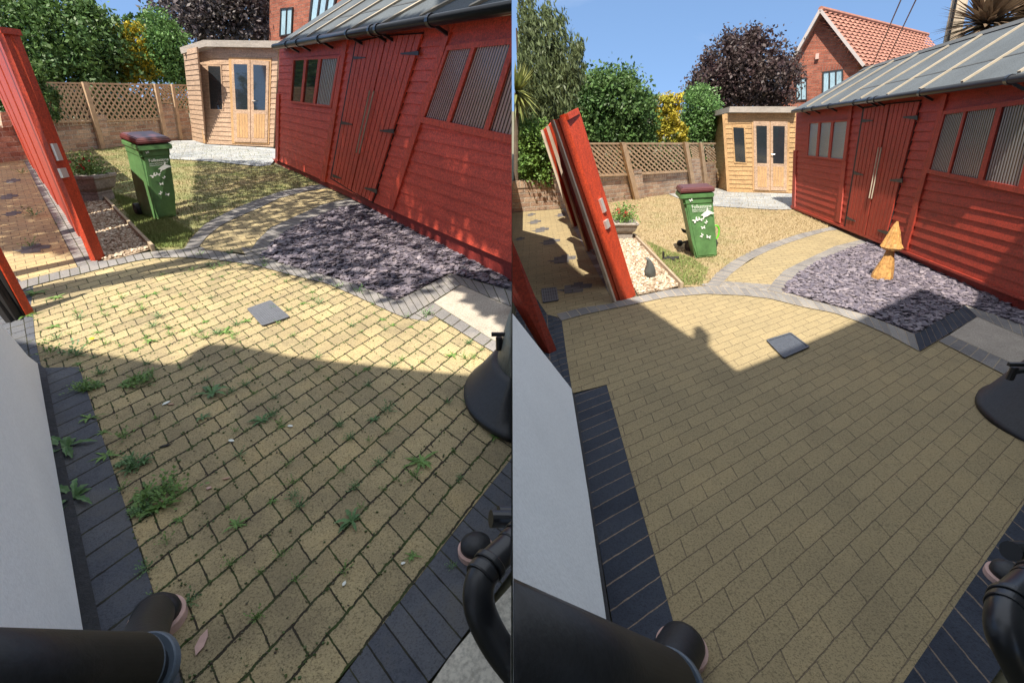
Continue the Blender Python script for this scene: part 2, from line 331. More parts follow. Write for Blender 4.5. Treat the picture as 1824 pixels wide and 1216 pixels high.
# ---------------------------------------------------------------- yard grids (brick units)
class Yard:
    def __init__(s,side,V1,V2,O,al,be):
        s.side=side; H=np.array([[al*V1[0],be*V2[0],O[0]],[al*V1[1],be*V2[1],O[1]],[al,be,1.]]); s.H=H; s.Hi=np.linalg.inv(H)
    def px(s,a,b): q=s.H@np.array([a,b,1.]); return q[0]/q[2],q[1]/q[2]
    def ab(s,px,py): q=s.Hi@np.array([px,py,1.]); return q[0]/q[2],q[1]/q[2]
    def w(s,a,b,off=0): return G(s.side,*s.px(a,b),off)
YL=Yard('L',(1415,145),(-22,145),(334.5,1073.3),.0375,.052)
YR=Yard('R',(2290,244),(953,244),(1237.2,1032.7),.0346,.0516)
YD={'L':YL,'R':YR}
def wab(s,p):    # world point -> brick units
    return YD[s].ab(*proj(Vector((p[0],p[1],zg(s,p[1])))))
def sheet(name,s,pts,off,mat,kind='structure',uvrot=0,uvoff=(0,0),parent=None):
    bm=bmesh.new(); uvl=bm.loops.layers.uv.new('UVMap'); SIDE[0]=s
    vs=[bm.verts.new(G(s,x,y,off)) for x,y in pts]; f=bm.faces.new(vs)
    if f.normal.z==0: f.normal_update()
    f.normal_update()
    if f.normal.z<0: f.normal_flip()
    bmesh.ops.triangulate(bm,faces=[f])
    c,sn=math.cos(uvrot),math.sin(uvrot)
    for f in bm.faces:
        for l in f.loops:
            a,b=wab(s,l.vert.co); l[uvl].uv=(a*c-b*sn+uvoff[0],a*sn+b*c+uvoff[1])
    o=mk(name,bm,mat,parent); 
    if kind: o['kind']=kind
    return o
def resample(pts,n):
    P=[Vector((x,y,0)) for x,y in pts]; L=[0]
    for a,b in zip(P,P[1:]): L.append(L[-1]+(b-a).length)
    out=[]
    for k in range(n):
        t=L[-1]*k/(n-1); i=max(j for j in range(len(L)) if L[j]<=t+1e-9); i=min(i,len(P)-2)
        q=(t-L[i])/max(L[i+1]-L[i],1e-9); v=P[i].lerp(P[i+1],q); out.append((v.x,v.y))
    return out
def strip(name,s,A,B,off,mat,n=40,scale=1.,rows=1,h=.0):
    """a course of blocks laid between two edge lines"""
    A=resample(A,n); B=resample(B,n); bm=bmesh.new(); uvl=bm.loops.layers.uv.new('UVMap'); SIDE[0]=s
    va=[bm.verts.new(G(s,x,y,off)) for x,y in A]; vb=[bm.verts.new(G(s,x,y,off)) for x,y in B]; u=[0]; y_=YD[s]
    for i in range(1,n):
        m0=Vector((*y_.ab((A[i-1][0]+B[i-1][0])/2,(A[i-1][1]+B[i-1][1])/2),0)); m1=Vector((*y_.ab((A[i][0]+B[i][0])/2,(A[i][1]+B[i][1])/2),0)); u.append(u[-1]+(m1-m0).length*scale)
    k=round(u[-1])/u[-1] if u[-1]>1 else 1
    u=[x*k for x in u]
    for i in range(n-1):
        f=bm.faces.new((va[i],va[i+1],vb[i+1],vb[i])); f.normal_update()
        for l in f.loops:
            j=i if l.vert in (va[i],vb[i]) else i+1; l[uvl].uv=(u[j],0.02 if l.vert in va else rows-.02)
        if f.normal.z<0: f.normal_flip()
    o=mk(name,bm,mat); o['kind']='structure'; return o
def inpoly(x,y,poly):
    c=False; n=len(poly)
    for i in range(n):
        x1,y1=poly[i]; x2,y2=poly[i-1]
        if (y1>y)!=(y2>y) and x<(x2-x1)*(y-y1)/(y2-y1)+x1: c=not c
    return c
def scatter_in(s,pts,n):
    W=[G(s,x,y) for x,y in pts]; P=[(p.x,p.y) for p in W]; x0,x1=min(p[0] for p in P),max(p[0] for p in P); y0,y1=min(p[1] for p in P),max(p[1] for p in P)
    out=[]
    while len(out)<n:
        x,y=random.uniform(x0,x1),random.uniform(y0,y1)
        if inpoly(x,y,P) and (x<-.04 if s=='L' else x>.04): out.append((x,y,zg(s,y)))
    return out
def fromarr(name,V,Fc,mat,parent=None,kind=None,loc=None):
    V=np.array(V,float); off=np.array(wloc(parent)) if parent is not None else (np.array(loc) if loc is not None else np.array([V[:,0].mean(),V[:,1].mean(),V[:,2].min()]))
    me=bpy.data.meshes.new(name); me.from_pydata((V-off).tolist(),[],Fc); me.materials.append(mat)
    o=bpy.data.objects.new(name,me); COL.objects.link(o)
    if parent is not None: o.parent=parent
    else: o.location=off.tolist()
    if kind: o['kind']=kind
    return o
# ================================================================ GROUND
for s,sg in (('L',-1),('R',1)):
    bm=bmesh.new(); SIDE[0]=s
    bm.faces.new([bm.verts.new((x,y,SL[s]*y-.03)) for x,y in ((0,-6),(sg*60,-6),(sg*60,60),(0,60))]); bm.faces[:][0].normal_update()
    if bm.faces[:][0].normal.z<0: bm.faces[:][0].normal_flip()
    mk('ground',bm,M['ground'])['kind']='structure'
bm=bmesh.new(); bm.faces.new([bm.verts.new(p) for p in ((-1500,-1500,-3.6),(1500,-1500,-3.6),(1500,1500,-3.6),(-1500,1500,-3.6))])
mk('far_ground',bm,M['ground'],side=None)['kind']='structure'
# ---- left garden outlines
arcLo_L=[(30,519),(50,511),(100,498),(149,486.5),(198,474),(240,465),(272,459.5),(321,458),(371,461),(450,471),(513,488),(583,505),(634,527),(680,548),(723,567)]
arcUp_L=[(30,503),(50,497),(100,484),(144,474),(173,465.6),(210,460.7),(240,453),(272,447),(329,443),(383,446),(452,457),(513,473),(574,489),(620,502),(665,518),(706,536)]
pavL=[(60,503),(150,480),(272,455),(330,453),(400,459),(480,475),(583,500),(650,530),(723,566),(757,550),(811,573),(880,611),(930,640),(930,795),(900,829.6),(840,905),(646,1157),(560,1260),(300,1260),(290,1120),(219,895),(140.7,653),(66,655),(50,600),(55,545)]
sheet('patio_paving','L',pavL,.004,M['pavL'])
sheet('under_paving','L',[(430,440),(470,445),(500,462),(525,478),(480,474),(440,462)],.0075,M['greyL']); sheet('under_paving','L',[(712,558),(740,520),(800,505),(800,548),(760,572),(726,566)],.0075,M['greyL'])
sheet('under_paving','L',[(310,448),(345,436),(365,442),(360,452),(320,452)],.0075,M['greyL'])
sheet('plinth_fillet','L',[(58,640),(81,656),(108,790),(140,930),(180,1120),(205,1260),(150,1260),(140,1123),(97,880)],.03,M['bitumen'])
sheet('plinth_fillet','R',[(1008,684),(1024,703),(1040,800),(1062,940),(1090,1120),(1112,1250),(1080,1250),(1070,1120),(1036,880)],.03,M['bitumen'])
sheet('under_paving','R',[(1245,507),(1280,500),(1380,507),(1400,517),(1440,532),(1372,524),(1320,516)],.0075,M['greyR'])
sheet('under_paving','L',[(-40,440),(40,500),(62,508),(68,655),(30,645),(-60,560)],.002,M['darkL'])
sheet('under_paving','R',[(918,500),(985,556),(1004,568),(1020,702),(1000,696),(918,590)],.002,M['darkR'])
# ---- right
arcLo_R=[(1000,571),(1040,560),(1085,550.5),(1136,540),(1188,529),(1257,523),(1326,526),(1372,531.5),(1425,545),(1486,557),(1531,573),(1580,594.5),(1638,625.5)]
arcUp_R=[(991,559),(1040,547),(1085,541),(1133,528),(1199,514),(1257,509),(1326,512.5),(1372,519),(1420,528),(1470,540.5),(1546,562),(1590,579),(1628.7,595)]
pavR=[(1000,566),(1085,546),(1136,535),(1188,524),(1257,516),(1326,519),(1425,540),(1486,550),(1560,580),(1638,625),(1671.7,606),(1713.6,629),(1753,649),(1800,672),(1840,690),(1840,876),(1824,897),(1648.6,1156),(1580,1260),(1240,1260),(1201.4,1114),(1080.5,684.6),(1020,700),(1010,640)]
sheet('patio_paving','R',pavR,.004,M['pavR'])
# charcoal soldier courses beside the house
def border(s_,axis,pts,mat,off=.008):
    SIDE[0]=s_; bm=bmesh.new(); uvl=bm.loops.layers.uv.new('UVMap'); y_=YD[s_]; f=bm.faces.new([bm.verts.new(G(s_,x,y,off)) for x,y in pts]); f.normal_update()
    if f.normal.z<0: f.normal_flip()
    ab=[y_.ab(x,y) for x,y in pts]; o=[q[1-axis] for q in ab]; lo,hi=min(o),max(o)
    for l in f.loops:
        q=wab(s_,l.vert.co); l[uvl].uv=(q[axis],.03+.94*(q[1-axis]-lo)/(hi-lo))
    mk('paving_border',bm,mat)['kind']='structure'
border('L',1,[(72,655),(140.7,653),(228,915),(330,1225),(200,1225),(140,930)],M['darkL'])
border('L',1,[(40,550),(57,545),(62,600),(74,655),(60,655),(48,600)],M['darkL'])
border('L',0,[(1000,700),(900,829.6),(646.8,1156),(596,1225),(738,1245),(790,1180),(912,1015),(990,910),(1110,760)],M['darkL'])
border('R',1,[(1023,702),(1080.5,685.5),(1150,933),(1201.4,1114),(1235,1230),(1112,1230),(1062,940)],M['darkR'])
border('R',0,[(1880,815),(1824,897),(1648.6,1156),(1600,1228),(1740,1250),(1800,1165),(1900,1015),(1980,890)],M['darkR'])
border('R',1,[(984,565),(1000,568),(1018,698),(1010,694),(992,630)],M['darkR'])
# arcs
strip('kerb_arc','L',arcUp_L,arcLo_L,.012,M['greyL'],70)
strip('kerb_arc','R',arcUp_R,arcLo_R,.012,M['greyR'],70)
# beyond the gates
sheet('side_path','L',[(-60,285),(43,287),(138,476),(43,505),(0,470),(-60,430)],.004,M['pav2'])
sheet('side_path','R',[(880,381),(1003,372),(1095,543),(1000,566),(975,560),(880,420)],.004,M['pavR'])
strip('side_border','L',[(43,287),(90,379),(140,478)],[(58,283),(115,370),(176,468)],.009,M['greyL'],30,rows=2)
strip('side_border','R',[(1003,372),(1045,450),(1097,545)],[(1019,371),(1068,450),(1121,534)],.009,M['greyR'],30,rows=2)
for cx,cy,ww in ((20,322,34),(12,350,40),(20,380,38),(55,442,70)):
    h=ww*.09; sheet('inset_block','L',[(cx-ww*.5,cy+h*.6),(cx-ww*.25,cy+h*.4),(cx-ww*.25,cy-h*.5),(cx,cy-h*.7),(cx,cy-h*1.2),(cx+ww*.25,cy-h*1.4),(cx+ww*.25,cy-h*.9),(cx+ww*.5,cy-h),(cx+ww*.48,cy),(cx+ww*.25,cy+h*.2),(cx+ww*.25,cy+h),(cx,cy+h*1.3),(cx-ww*.25,cy+h*1.5),(cx-ww*.25,cy+h)],.008,M['dash'])
for cx,cy,ww in ((1000,382,26),(951,395,26),(962,409,32),(978,430,40),(925,425,20),(1000,461,52),(1022,512,66),(945,382,18)):
    h=ww*.11; sheet('inset_block','R',[(cx-ww*.5,cy+h*.6),(cx-ww*.25,cy+h*.4),(cx-ww*.25,cy-h*.5),(cx,cy-h*.7),(cx,cy-h*1.2),(cx+ww*.25,cy-h*1.4),(cx+ww*.25,cy-h*.9),(cx+ww*.5,cy-h),(cx+ww*.48,cy),(cx+ww*.25,cy+h*.2),(cx+ww*.25,cy+h),(cx,cy+h*1.3),(cx-ww*.25,cy+h*1.5),(cx-ww*.25,cy+h)],.008,M['dash'])
# paths to the shed
outL_o=[(327,444),(340,424),(363,400),(385,387),(414,373),(452,357),(498,341),(552,331),(586,326)]
outL_i=[(354,440),(368,422),(390,404),(414,391),(435,382),(465,369),(498,353),(543,341),(595,333)]
inL_u=[(446,446),(458,428),(482,405),(528,384),(574,364),(622,353)]
inL_l=[(470,458),(485,434),(513,411),(558,390),(604,372),(660,361)]
sheet('garden_path','L',[(345,446),(354,438),(390,402),(435,380),(498,350),(590,330),(640,355),(574,368),(515,392),(482,410),(460,434),(452,452),(400,448)],.006,M['pavL'],uvrot=.25)
strip('path_border','L',outL_o,outL_i,.011,M['greyL'],50); strip('path_border','L',inL_u,inL_l,.011,M['greyL'],50)
strip('path_border','L',[(584,325),(664,362)],[(596,334),(628,356)],.013,M['greyL'],12)
outR_o=[(1257,509),(1274.6,486.6),(1302,466),(1335,448),(1372,433),(1425,416),(1480,403.6),(1507,400)]
outR_i=[(1281.5,510),(1302,488),(1335,463),(1372,445),(1400,434),(1440,421),(1475,411),(1508,407)]
inR_u=[(1366,516),(1380,498),(1397,481),(1440,460),(1486,438.6),(1540,425)]
inR_l=[(1394,523),(1402,507),(1425,487),(1455,468),(1501,447.7),(1546,434),(1574,427)]
sheet('garden_path','R',[(1275,512),(1302,486),(1372,442),(1440,419),(1505,404),(1550,424),(1486,441),(1440,463),(1400,484),(1374,514),(1326,514)],.006,M['pavR'],uvrot=.25)
strip('path_border','R',outR_o,outR_i,.011,M['greyR'],50); strip('path_border','R',inR_u,inR_l,.011,M['greyR'],50)
strip('path_border','R',[(1505,399),(1577,427)],[(1512,406.5),(1546,423)],.013,M['greyR'],12)
# slate beds
slL=[(467,459),(485,434),(513,411),(558,390),(604,372),(662,362),(700,385),(780,430),(880,485),(930,512),(930,525),(870,505),(802,487),(706,536),(660,517),(574,489),(513,474)]
slR=[(1396,521),(1401,507),(1425,487),(1455,468),(1501,448),(1546,434),(1580,428),(1625,455),(1700,495),(1824,560),(1860,580),(1860,596),(1720,543),(1628.7,595),(1546,562),(1470,540)]
sheet('slate_ground','L',slL,.003,M['slatebed']); sheet('slate_ground','R',slR,.003,M['slatebed'])
# stone slab surrounds
strip('slab_border','L',[(706,536),(802,487)],[(723,567),(821,507)],.014,M['greyL'],14)
strip('slab_border','L',[(802,487),(920,520)],[(821,507),(930,555)],.013,M['greyL'],14)
strip('slab_border','L',[(773,539),(875,603),(920,630)],[(757,551),(864,618),(905,642)],.013,M['greyL'],20)
sheet('stone_slab','L',[(773,539),(821,507),(930,555),(930,640),(875,603)],.010,M['stone'])
strip('slab_border','R',[(1628.7,595),(1720,543.6)],[(1638,625.5),(1740.8,563.7)],.014,M['darkR'],14)
strip('slab_border','R',[(1720,543.6),(1824,578),(1860,590)],[(1740.8,563.7),(1820,598),(1860,615)],.013,M['greyR'],14)
strip('slab_border','R',[(1691,596),(1812,650),(1850,668)],[(1671.7,607),(1800,672),(1840,692)],.013,M['greyR'],20)
sheet('stone_slab','R',[(1691.4,595.8),(1740.8,563.7),(1820,598),(1870,620),(1860,675),(1812,650)],.010,M['stone'])
# lawns, flags, gravel
lawnL=[(60,300),(110,273),(217,260),(300,252),(380,262),(486,270),(482,292),(586,327),(552,332),(498,343),(414,375),(363,402),(329,443),(300,446),(273,444),(210,380),(173,341),(140,330)]
lawnR=[(1060,380),(1085,361),(1188,347),(1276,335),(1340,345),(1410,350),(1412,371),(1507,400),(1425,418),(1372,435),(1302,468),(1257,510),(1214,511),(1170,465),(1128,421),(1090,410)]
sheet('lawn','L',lawnL,.0,M['lawnL']); sheet('lawn','R',lawnR,.0,M['lawnR'])
sheet('flagstones','L',[(285,258),(303,251),(345,250),(366,257),(486,264),(500,270),(482,294),(460,296),(382,288),(303,283)],.02,M['flag'],uvrot=.5)
sheet('flagstones','R',[(1190,345),(1230,337),(1277,335),(1298,342),(1412,345),(1420,352),(1409,373),(1372,373),(1271,367),(1215,356)],.02,M['flag'],uvrot=.5)
grL=[(120,345),(173,341),(273,442),(240,452),(210,460),(185,464),(150,400)]
grR=[(1085,421),(1128,420),(1212,508),(1190,515),(1136,525),(1110,470)]
sheet('gravel_bed','L',grL,.008,M['pebblebed']); sheet('gravel_bed','R',grR,.008,M['pebblebed'])
sheet('concrete_sill','L',[(770,1215),(800,1170),(850,1110),(930,1020),(930,1260),(740,1260)],.02,M['conc'])
# ---------------------------------------------------------------- scatters (stuff)
def flakes(name,pts,mat,lift,k=5,size=(.02,.045),thick=.35,flat=.5):
    V=[];Fc=[]
    for x,y,z in pts:
        r=random.uniform(*size); n=k; R=Matrix.Rotation(random.uniform(0,6.28),3,'Z')@Matrix.Rotation(random.gauss(0,flat),3,'X')@Matrix.Rotation(random.gauss(0,flat),3,'Y')
        c=Vector((x,y,z+lift+random.uniform(0,r*.6))); b=len(V); an=[2*math.pi*(i+random.uniform(-.3,.3))/n for i in range(n)]; rr=[r*random.uniform(.6,1.15) for _ in range(n)]
        for h in (-1,1):
            for i in range(n): V.append(c+R@Vector((math.cos(an[i])*rr[i],math.sin(an[i])*rr[i]*.75,h*r*thick*.5)))
        Fc.append([b+i for i in range(n)][::-1]); Fc.append([b+n+i for i in range(n)])
        for i in range(n): Fc.append([b+i,b+(i+1)%n,b+n+(i+1)%n,b+n+i])
    return fromarr(name,V,Fc,mat,kind='stuff')
def islandvar(key,c1,c2,c3):
    m=N(key); g=m.n('ShaderNodeNewGeometry'); a=m.ramp(g.outputs['Random Per Island'],[(0,c1),(.5,c2),(1,c3)])
    f=m.noise(m.vec(),25,3); a=m.mix(a,m.ramp(f,[(.3,.7),(.7,1.2)]),.7,'MULTIPLY')
    m.l(a,m.b.inputs['Base Color']); m.b.inputs['Roughness'].default_value=.6; return m.m
M['slatef']=islandvar('plum_slate_flake',(.085,.075,.10),(.15,.13,.16),(.25,.215,.235))
M['peb']=islandvar('mixed_pebble',(.24,.16,.10),(.45,.35,.25),(.60,.53,.42))
flakes('slate_chippings',scatter_in('L',slL,9500),M['slatef'],.008,5,(.012,.045),.16,.2)
flakes('slate_chippings',scatter_in('R',slR,13000),M['slatef'],.008,5,(.012,.045),.16,.2)
flakes('gravel',scatter_in('L',grL,3800),M['peb'],.01,6,(.014,.028),.9,.6)
flakes('gravel',scatter_in('R',grR,3200),M['peb'],.01,6,(.014,.028),.9,.6)
def blades(name,s,poly,n,mat,h=(.02,.05)):
    V=[];Fc=[]
    for x,y,z in scatter_in(s,poly,n):
        a=random.uniform(0,6.28); hh=random.uniform(*h); w_=.0055; b=len(V); dx,dy=math.cos(a)*w_,math.sin(a)*w_; lx,ly=random.gauss(0,.02),random.gauss(0,.02)
        V+= [(x-dx,y-dy,z),(x+dx,y+dy,z),(x+lx,y+ly,z+hh)]; Fc.append([b,b+1,b+2])
    return fromarr(name,V,Fc,mat,kind='stuff')
M['bladeL']=grassm('grass_blade_patchy',(.36,.29,.15),(.15,.21,.06),.40,.66); M['bladeR']=grassm('grass_blade_parched',(.40,.31,.17),(.19,.22,.075),.25,.48)
M['bladeG']=grassm('grass_blade_green',(.26,.30,.10),(.17,.24,.06),.4,.6)
blades('grass','L',lawnL,36000,M['bladeL']); blades('grass','R',lawnR,40000,M['bladeR'])
# greener grass near the bed corner, in the photo too
blades('grass','L',[(200,345),(270,440),(326,442),(345,415),(300,390),(250,360)],9000,M['bladeG'],(.03,.06))
blades('grass','R',[(1150,430),(1214,508),(1250,508),(1262,480),(1230,460),(1185,445)],4000,M['bladeG'],(.02,.05))
# ================================================================ SHEDS
def quadH(pl,c): 
    f=homog(UNIT,c)
    return lambda u,v,out=0: pl.p(*f(u,v),out)
def uvpanel(bm,pl,pts,o0,o1,uvs):
    uvl=bm.loops.layers.uv.verify(); fs=prism(bm,[pl.p(x,y,o1) for x,y in pts],[pl.p(x,y,o1)-pl.n*(o1-o0) for x,y in pts])
    for l,uv in zip(fs[0].loops,uvs): l[uvl].uv=uv
def quads(pl,name,pts,o0,o1,mat,parent):
    bm=bmesh.new(); pq(bm,pl,pts,o0,o1); return mk(name,bm,mat,parent)
def lerp2(a,b,t): return (a[0]+(b[0]-a[0])*t,a[1]+(b[1]-a[1])*t)
def shed(s,P):
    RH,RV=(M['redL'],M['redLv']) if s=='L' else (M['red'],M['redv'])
    SIDE[0]=s; A=G(s,*P['base'][0]); B=G(s,*P['base'][1]); pl=Plane(A,B)
    r=root('shed',(A+B)/2 if s=='R' else A,P['label'],'shed')
    W=quadH(pl,P['wall'])    # BL BR TR TL in u,v
    bm=bmesh.new(); n=P['boards']
    for i in range(n):
        v0,v1=i/n,(i+1)/n
        for j in range(12):
            u0,u1=j/12,(j+1)/12
            q=[W(u0,v0,.022),W(u1,v0,.022),W(u1,v1,.006),W(u0,v1,.006)]; bm.faces.new([bm.verts.new(p) for p in q])
            q=[W(u0,v0,.0),W(u1,v0,.0),W(u1,v0,.022),W(u0,v0,.022)]; bm.faces.new([bm.verts.new(p) for p in q])
    mk('wall',bm,RH,r)
    # plinth
    quads(pl,'plinth',P['plinth'],-.12,-.02,P['plinthmat'],r); 
    if 'rail' in P: quads(pl,'bottom_rail',P['rail'],0,.05,RH,r)
    for b in P['battens']: quads(pl,'batten',b,.0,.042,RV,r)
    # doors with tongue and groove boards
    for di,D in enumerate(P['doors']):
        f=homog(UNIT,D['c']); bm=bmesh.new(); nb=6
        for i in range(nb):
            e=.012; pts=[f(i/nb+e,0),f((i+1)/nb-e,0),f((i+1)/nb-e,1),f(i/nb+e,1)]; pq(bm,pl,pts,.02,.046)
        d=mk('door',bm,RV,r)
        for h in D['hinges']:
            bm=bmesh.new(); (x0,y0),(x1,y1),t=h; pq(bm,pl,[(x0,y0-t),(x0,y0+t),(x1,y1+t*.3),(x1,y1-t*.3)],.047,.056); mk('hinge',bm,M['iron'],d)
        for a,b in D['handles']:
            bm=bmesh.new(); tube(bm,[pl.p(*a,.075),pl.p(*b,.075)],.009,8)
            for q in (a,b): tube(bm,[pl.p(*q,.075),pl.p(*q,.046)],.008,6)
            mk('handle',bm,M['batten'],d)
        quads(pl,'door_gap',D['gap'],.0,.026,M['blackgap'],d)
    for wn in P['windows']:
        bm=bmesh.new(); c=wn['frame']; f=homog(UNIT,c); tx,ty=wn.get('t',(.05,.06)); tr=wn.get('tr',tx)
        pq(bm,pl,[f(-tx,-ty),f(1+tr,-ty),f(1+tr,0),f(-tx,0)],.0,.05); pq(bm,pl,[f(-tx,1),f(1+tr,1),f(1+tr,1+ty),f(-tx,1+ty)],.0,.05)
        pq(bm,pl,[f(-tx,0),f(0,0),f(0,1),f(-tx,1)],.0,.047); pq(bm,pl,[f(1,0),f(1+tr,0),f(1+tr,1),f(1,1)],.0,.047)
        for a,b in wn['mull']: pq(bm,pl,[f(a,0),f(b,0),f(b,1),f(a,1)],.0,.047)
        fr=mk('window_frame',bm,RV,r)
        ed=[0]+[q for m_ in wn['mull'] for q in m_]+[1]
        for i in range(0,len(ed),2):
            bm=bmesh.new(); a,b=ed[i],ed[i+1]; k=wn['k']*(b-a); uvl=bm.loops.layers.uv.verify(); sk=wn.get('skew',0)
            for gi in range(10):
                for gj in range(6):
                    cc=[(gi/10,gj/6),((gi+1)/10,gj/6),((gi+1)/10,(gj+1)/6),(gi/10,(gj+1)/6)]; fc=bm.faces.new([bm.verts.new(pl.p(*f(a+(b-a)*x,y),.026)) for x,y in cc])
                    for l,(x,y) in zip(fc.loops,cc): l[uvl].uv=(k*x+sk*y,y)
            mk('window_pane',bm,wn['mat'][min(i//2,len(wn['mat'])-1)],fr)
    # roof: plane through the eave line and a parallel ridge
    e0,e1=P['eave']; E0=pl.p(*e0,.16); E1=pl.p(*e1,.16)
    rp=Plane(A-pl.n*P['ridge_back'],B-pl.n*P['ridge_back']); R1=rp.p(*P['ridge'][1]); R0=rp.p(*P['ridge'][0])
    bm=bmesh.new(); nrm=(E1-E0).cross(R1-E0).normalized(); nrm=nrm if nrm.z>0 else -nrm
    prism(bm,[E0,E1,R1,R0],[p-nrm*.04 for p in (E0,E1,R1,R0)])
    back=[p-2*pl.n*0-pl.n*(P['ridge_back']+.2) for p in (R0,R1)]; 
    for b_ in back: b_.z-=(R1.z-E1.z)
    prism(bm,[R0,R1,back[1],back[0]],[p-Vector((0,0,.04)) for p in (R0,R1,back[1],back[0])])
    ro=mk('roof',bm,M['felt'],r)
    def onroof(px,py,out=0.):
        d=ray(px,py); t=(E0+nrm*out-CAM).dot(nrm)/d.dot(nrm); return CAM+d*t
    for a,b in P['rbat']:
        bm=bmesh.new(); pa,pb=onroof(*a,.012),onroof(*b,.012); bar(bm,pa,pb,.045,.024,nrm); mk('roof_batten',bm,M['batten'],ro)
    for a,b in P.get('laps',[]):
        bm=bmesh.new(); bar(bm,onroof(*a,.002),onroof(*b,.002),.03,.006,nrm); mk('felt_lap',bm,M['feltedge'],ro)
    if P.get('ridgecap'):
        bm=bmesh.new(); bar(bm,R0+nrm*.01,R1+nrm*.01,.16,.02,nrm); mk('ridge_cap',bm,M['feltedge'],ro)
    # gutter
    bm=bmesh.new(); g0=pl.p(*P['gutter'][0],.20); g1=pl.p(*P['gutter'][1],.20); tube(bm,[g0,g1],P.get('grad',.055),12)
    gu=mk('gutter',bm,M['blackpl'],r,smooth=True)
    for t in P['brackets']:
        bm=bmesh.new(); c=g0.lerp(g1,t); d=(g1-g0).normalized(); tube(bm,[c-d*.03,c+d*.03],P.get('grad',.055)+.012,12); bar(bm,c+Vector((0,0,-.02)),c-pl.n*.17+Vector((0,0,-.10)),.03,.03); mk('gutter_bracket',bm,M['blackpl'],gu)
    # the other walls (far end and back) so it is a real building
    bm=bmesh.new(); t=.03; c0=W(0,0),W(0,1); dback=-pl.n*(P['ridge_back']*2)
    b0,t0=c0; ap=R0-Vector((0,0,.10))+(W(1,0)-W(0,0)).normalized()*.12; q=[b0,t0,ap,t0+dback,b0+dback]
    prism(bm,q,[p+(W(1,0)-W(0,0)).normalized()*.04 for p in q])
    c1=W(1,0),W(1,1); bb=[p+dback for p in (c0[0],c1[0],c1[1],c0[1])]; prism(bm,bb,[p+pl.n*.04 for p in bb])
    mk('end_wall',bm,RH,r)
    return pl
PL=dict(label='shaded red timber shed with leaning doors beside the slate bed of the weedy patio',
 base=[(487,287),(912,505)],wall=[(490,284),(912,469),(912,20),(498,82)],boards=17,
 plinth=[(486,283),(597,331),(664,361),(705,370),(912,468),(912,515),(664,372),(590,336),(484,293)],plinthmat=M['reddk'],
 battens=[[(570,322),(578,325),(619,68),(611,70)],[(690,369),(699,374),(806,42),(796,44)],[(490,286),(495,287),(497,168),(492,167)]],
 doors=[dict(c=[(590,317),(625,339),(688,65),(634,76)],hinges=[((629.5,103.5),(650,103),3),((608,219),(627,222),3),((592,313),(607,318),3)],handles=[((658.5,162),(634.5,272))],gap=[(588,318),(627,342),(691,62),(633,73)]),
  dict(c=[(626,340),(662,359),(751.7,61),(689,65)],hinges=[((745,95),(713,96),4),((701,234),(676,233),4),((671,341),(649,335),4)],handles=[((665.7,163),(640,273))],gap=[(625,341),(664,362),(754,58),(688,63)])],
 windows=[dict(frame=[(518,180),(587,188),(601,104),(523,108)],t=(.04,.05),mull=[(.27,.33),(.6,.66)],k=4,mat=[M['glass'],M['glass'],M['lattice']]),
  dict(frame=[(755,209),(1010,262),(1062,63),(797,90)],t=(.03,.08),mull=[(.235,.27),(.545,.58),(.8,.83)],k=8,mat=[M['reedL']])],
 eave=[(487,82),(925,10)],ridge=[(617,-5),(1100,-157)],ridge_back=.75,
 rbat=[((518,70),(628,0)),((548,65),(651,0)),((584,59),(680,0)),((627,51),(713,0)),((681,42),(755,0)),((749,29),(804,0)),((837,12.5),(862,0))],
 laps=[((560,40),(640,25)),((640,25),(760,-2))],
 gutter=[(488,84),(925,11)],grad=.048,brackets=[.13,.22,.37,.53,.63,.655,.82])
PL['rbat']=[(a,(b[0]+(b[0]-a[0])*.9,b[1]+(b[1]-a[1])*.9)) for a,b in PL['rbat']]
plL=shed('L',PL)
SIDE[0]='L'
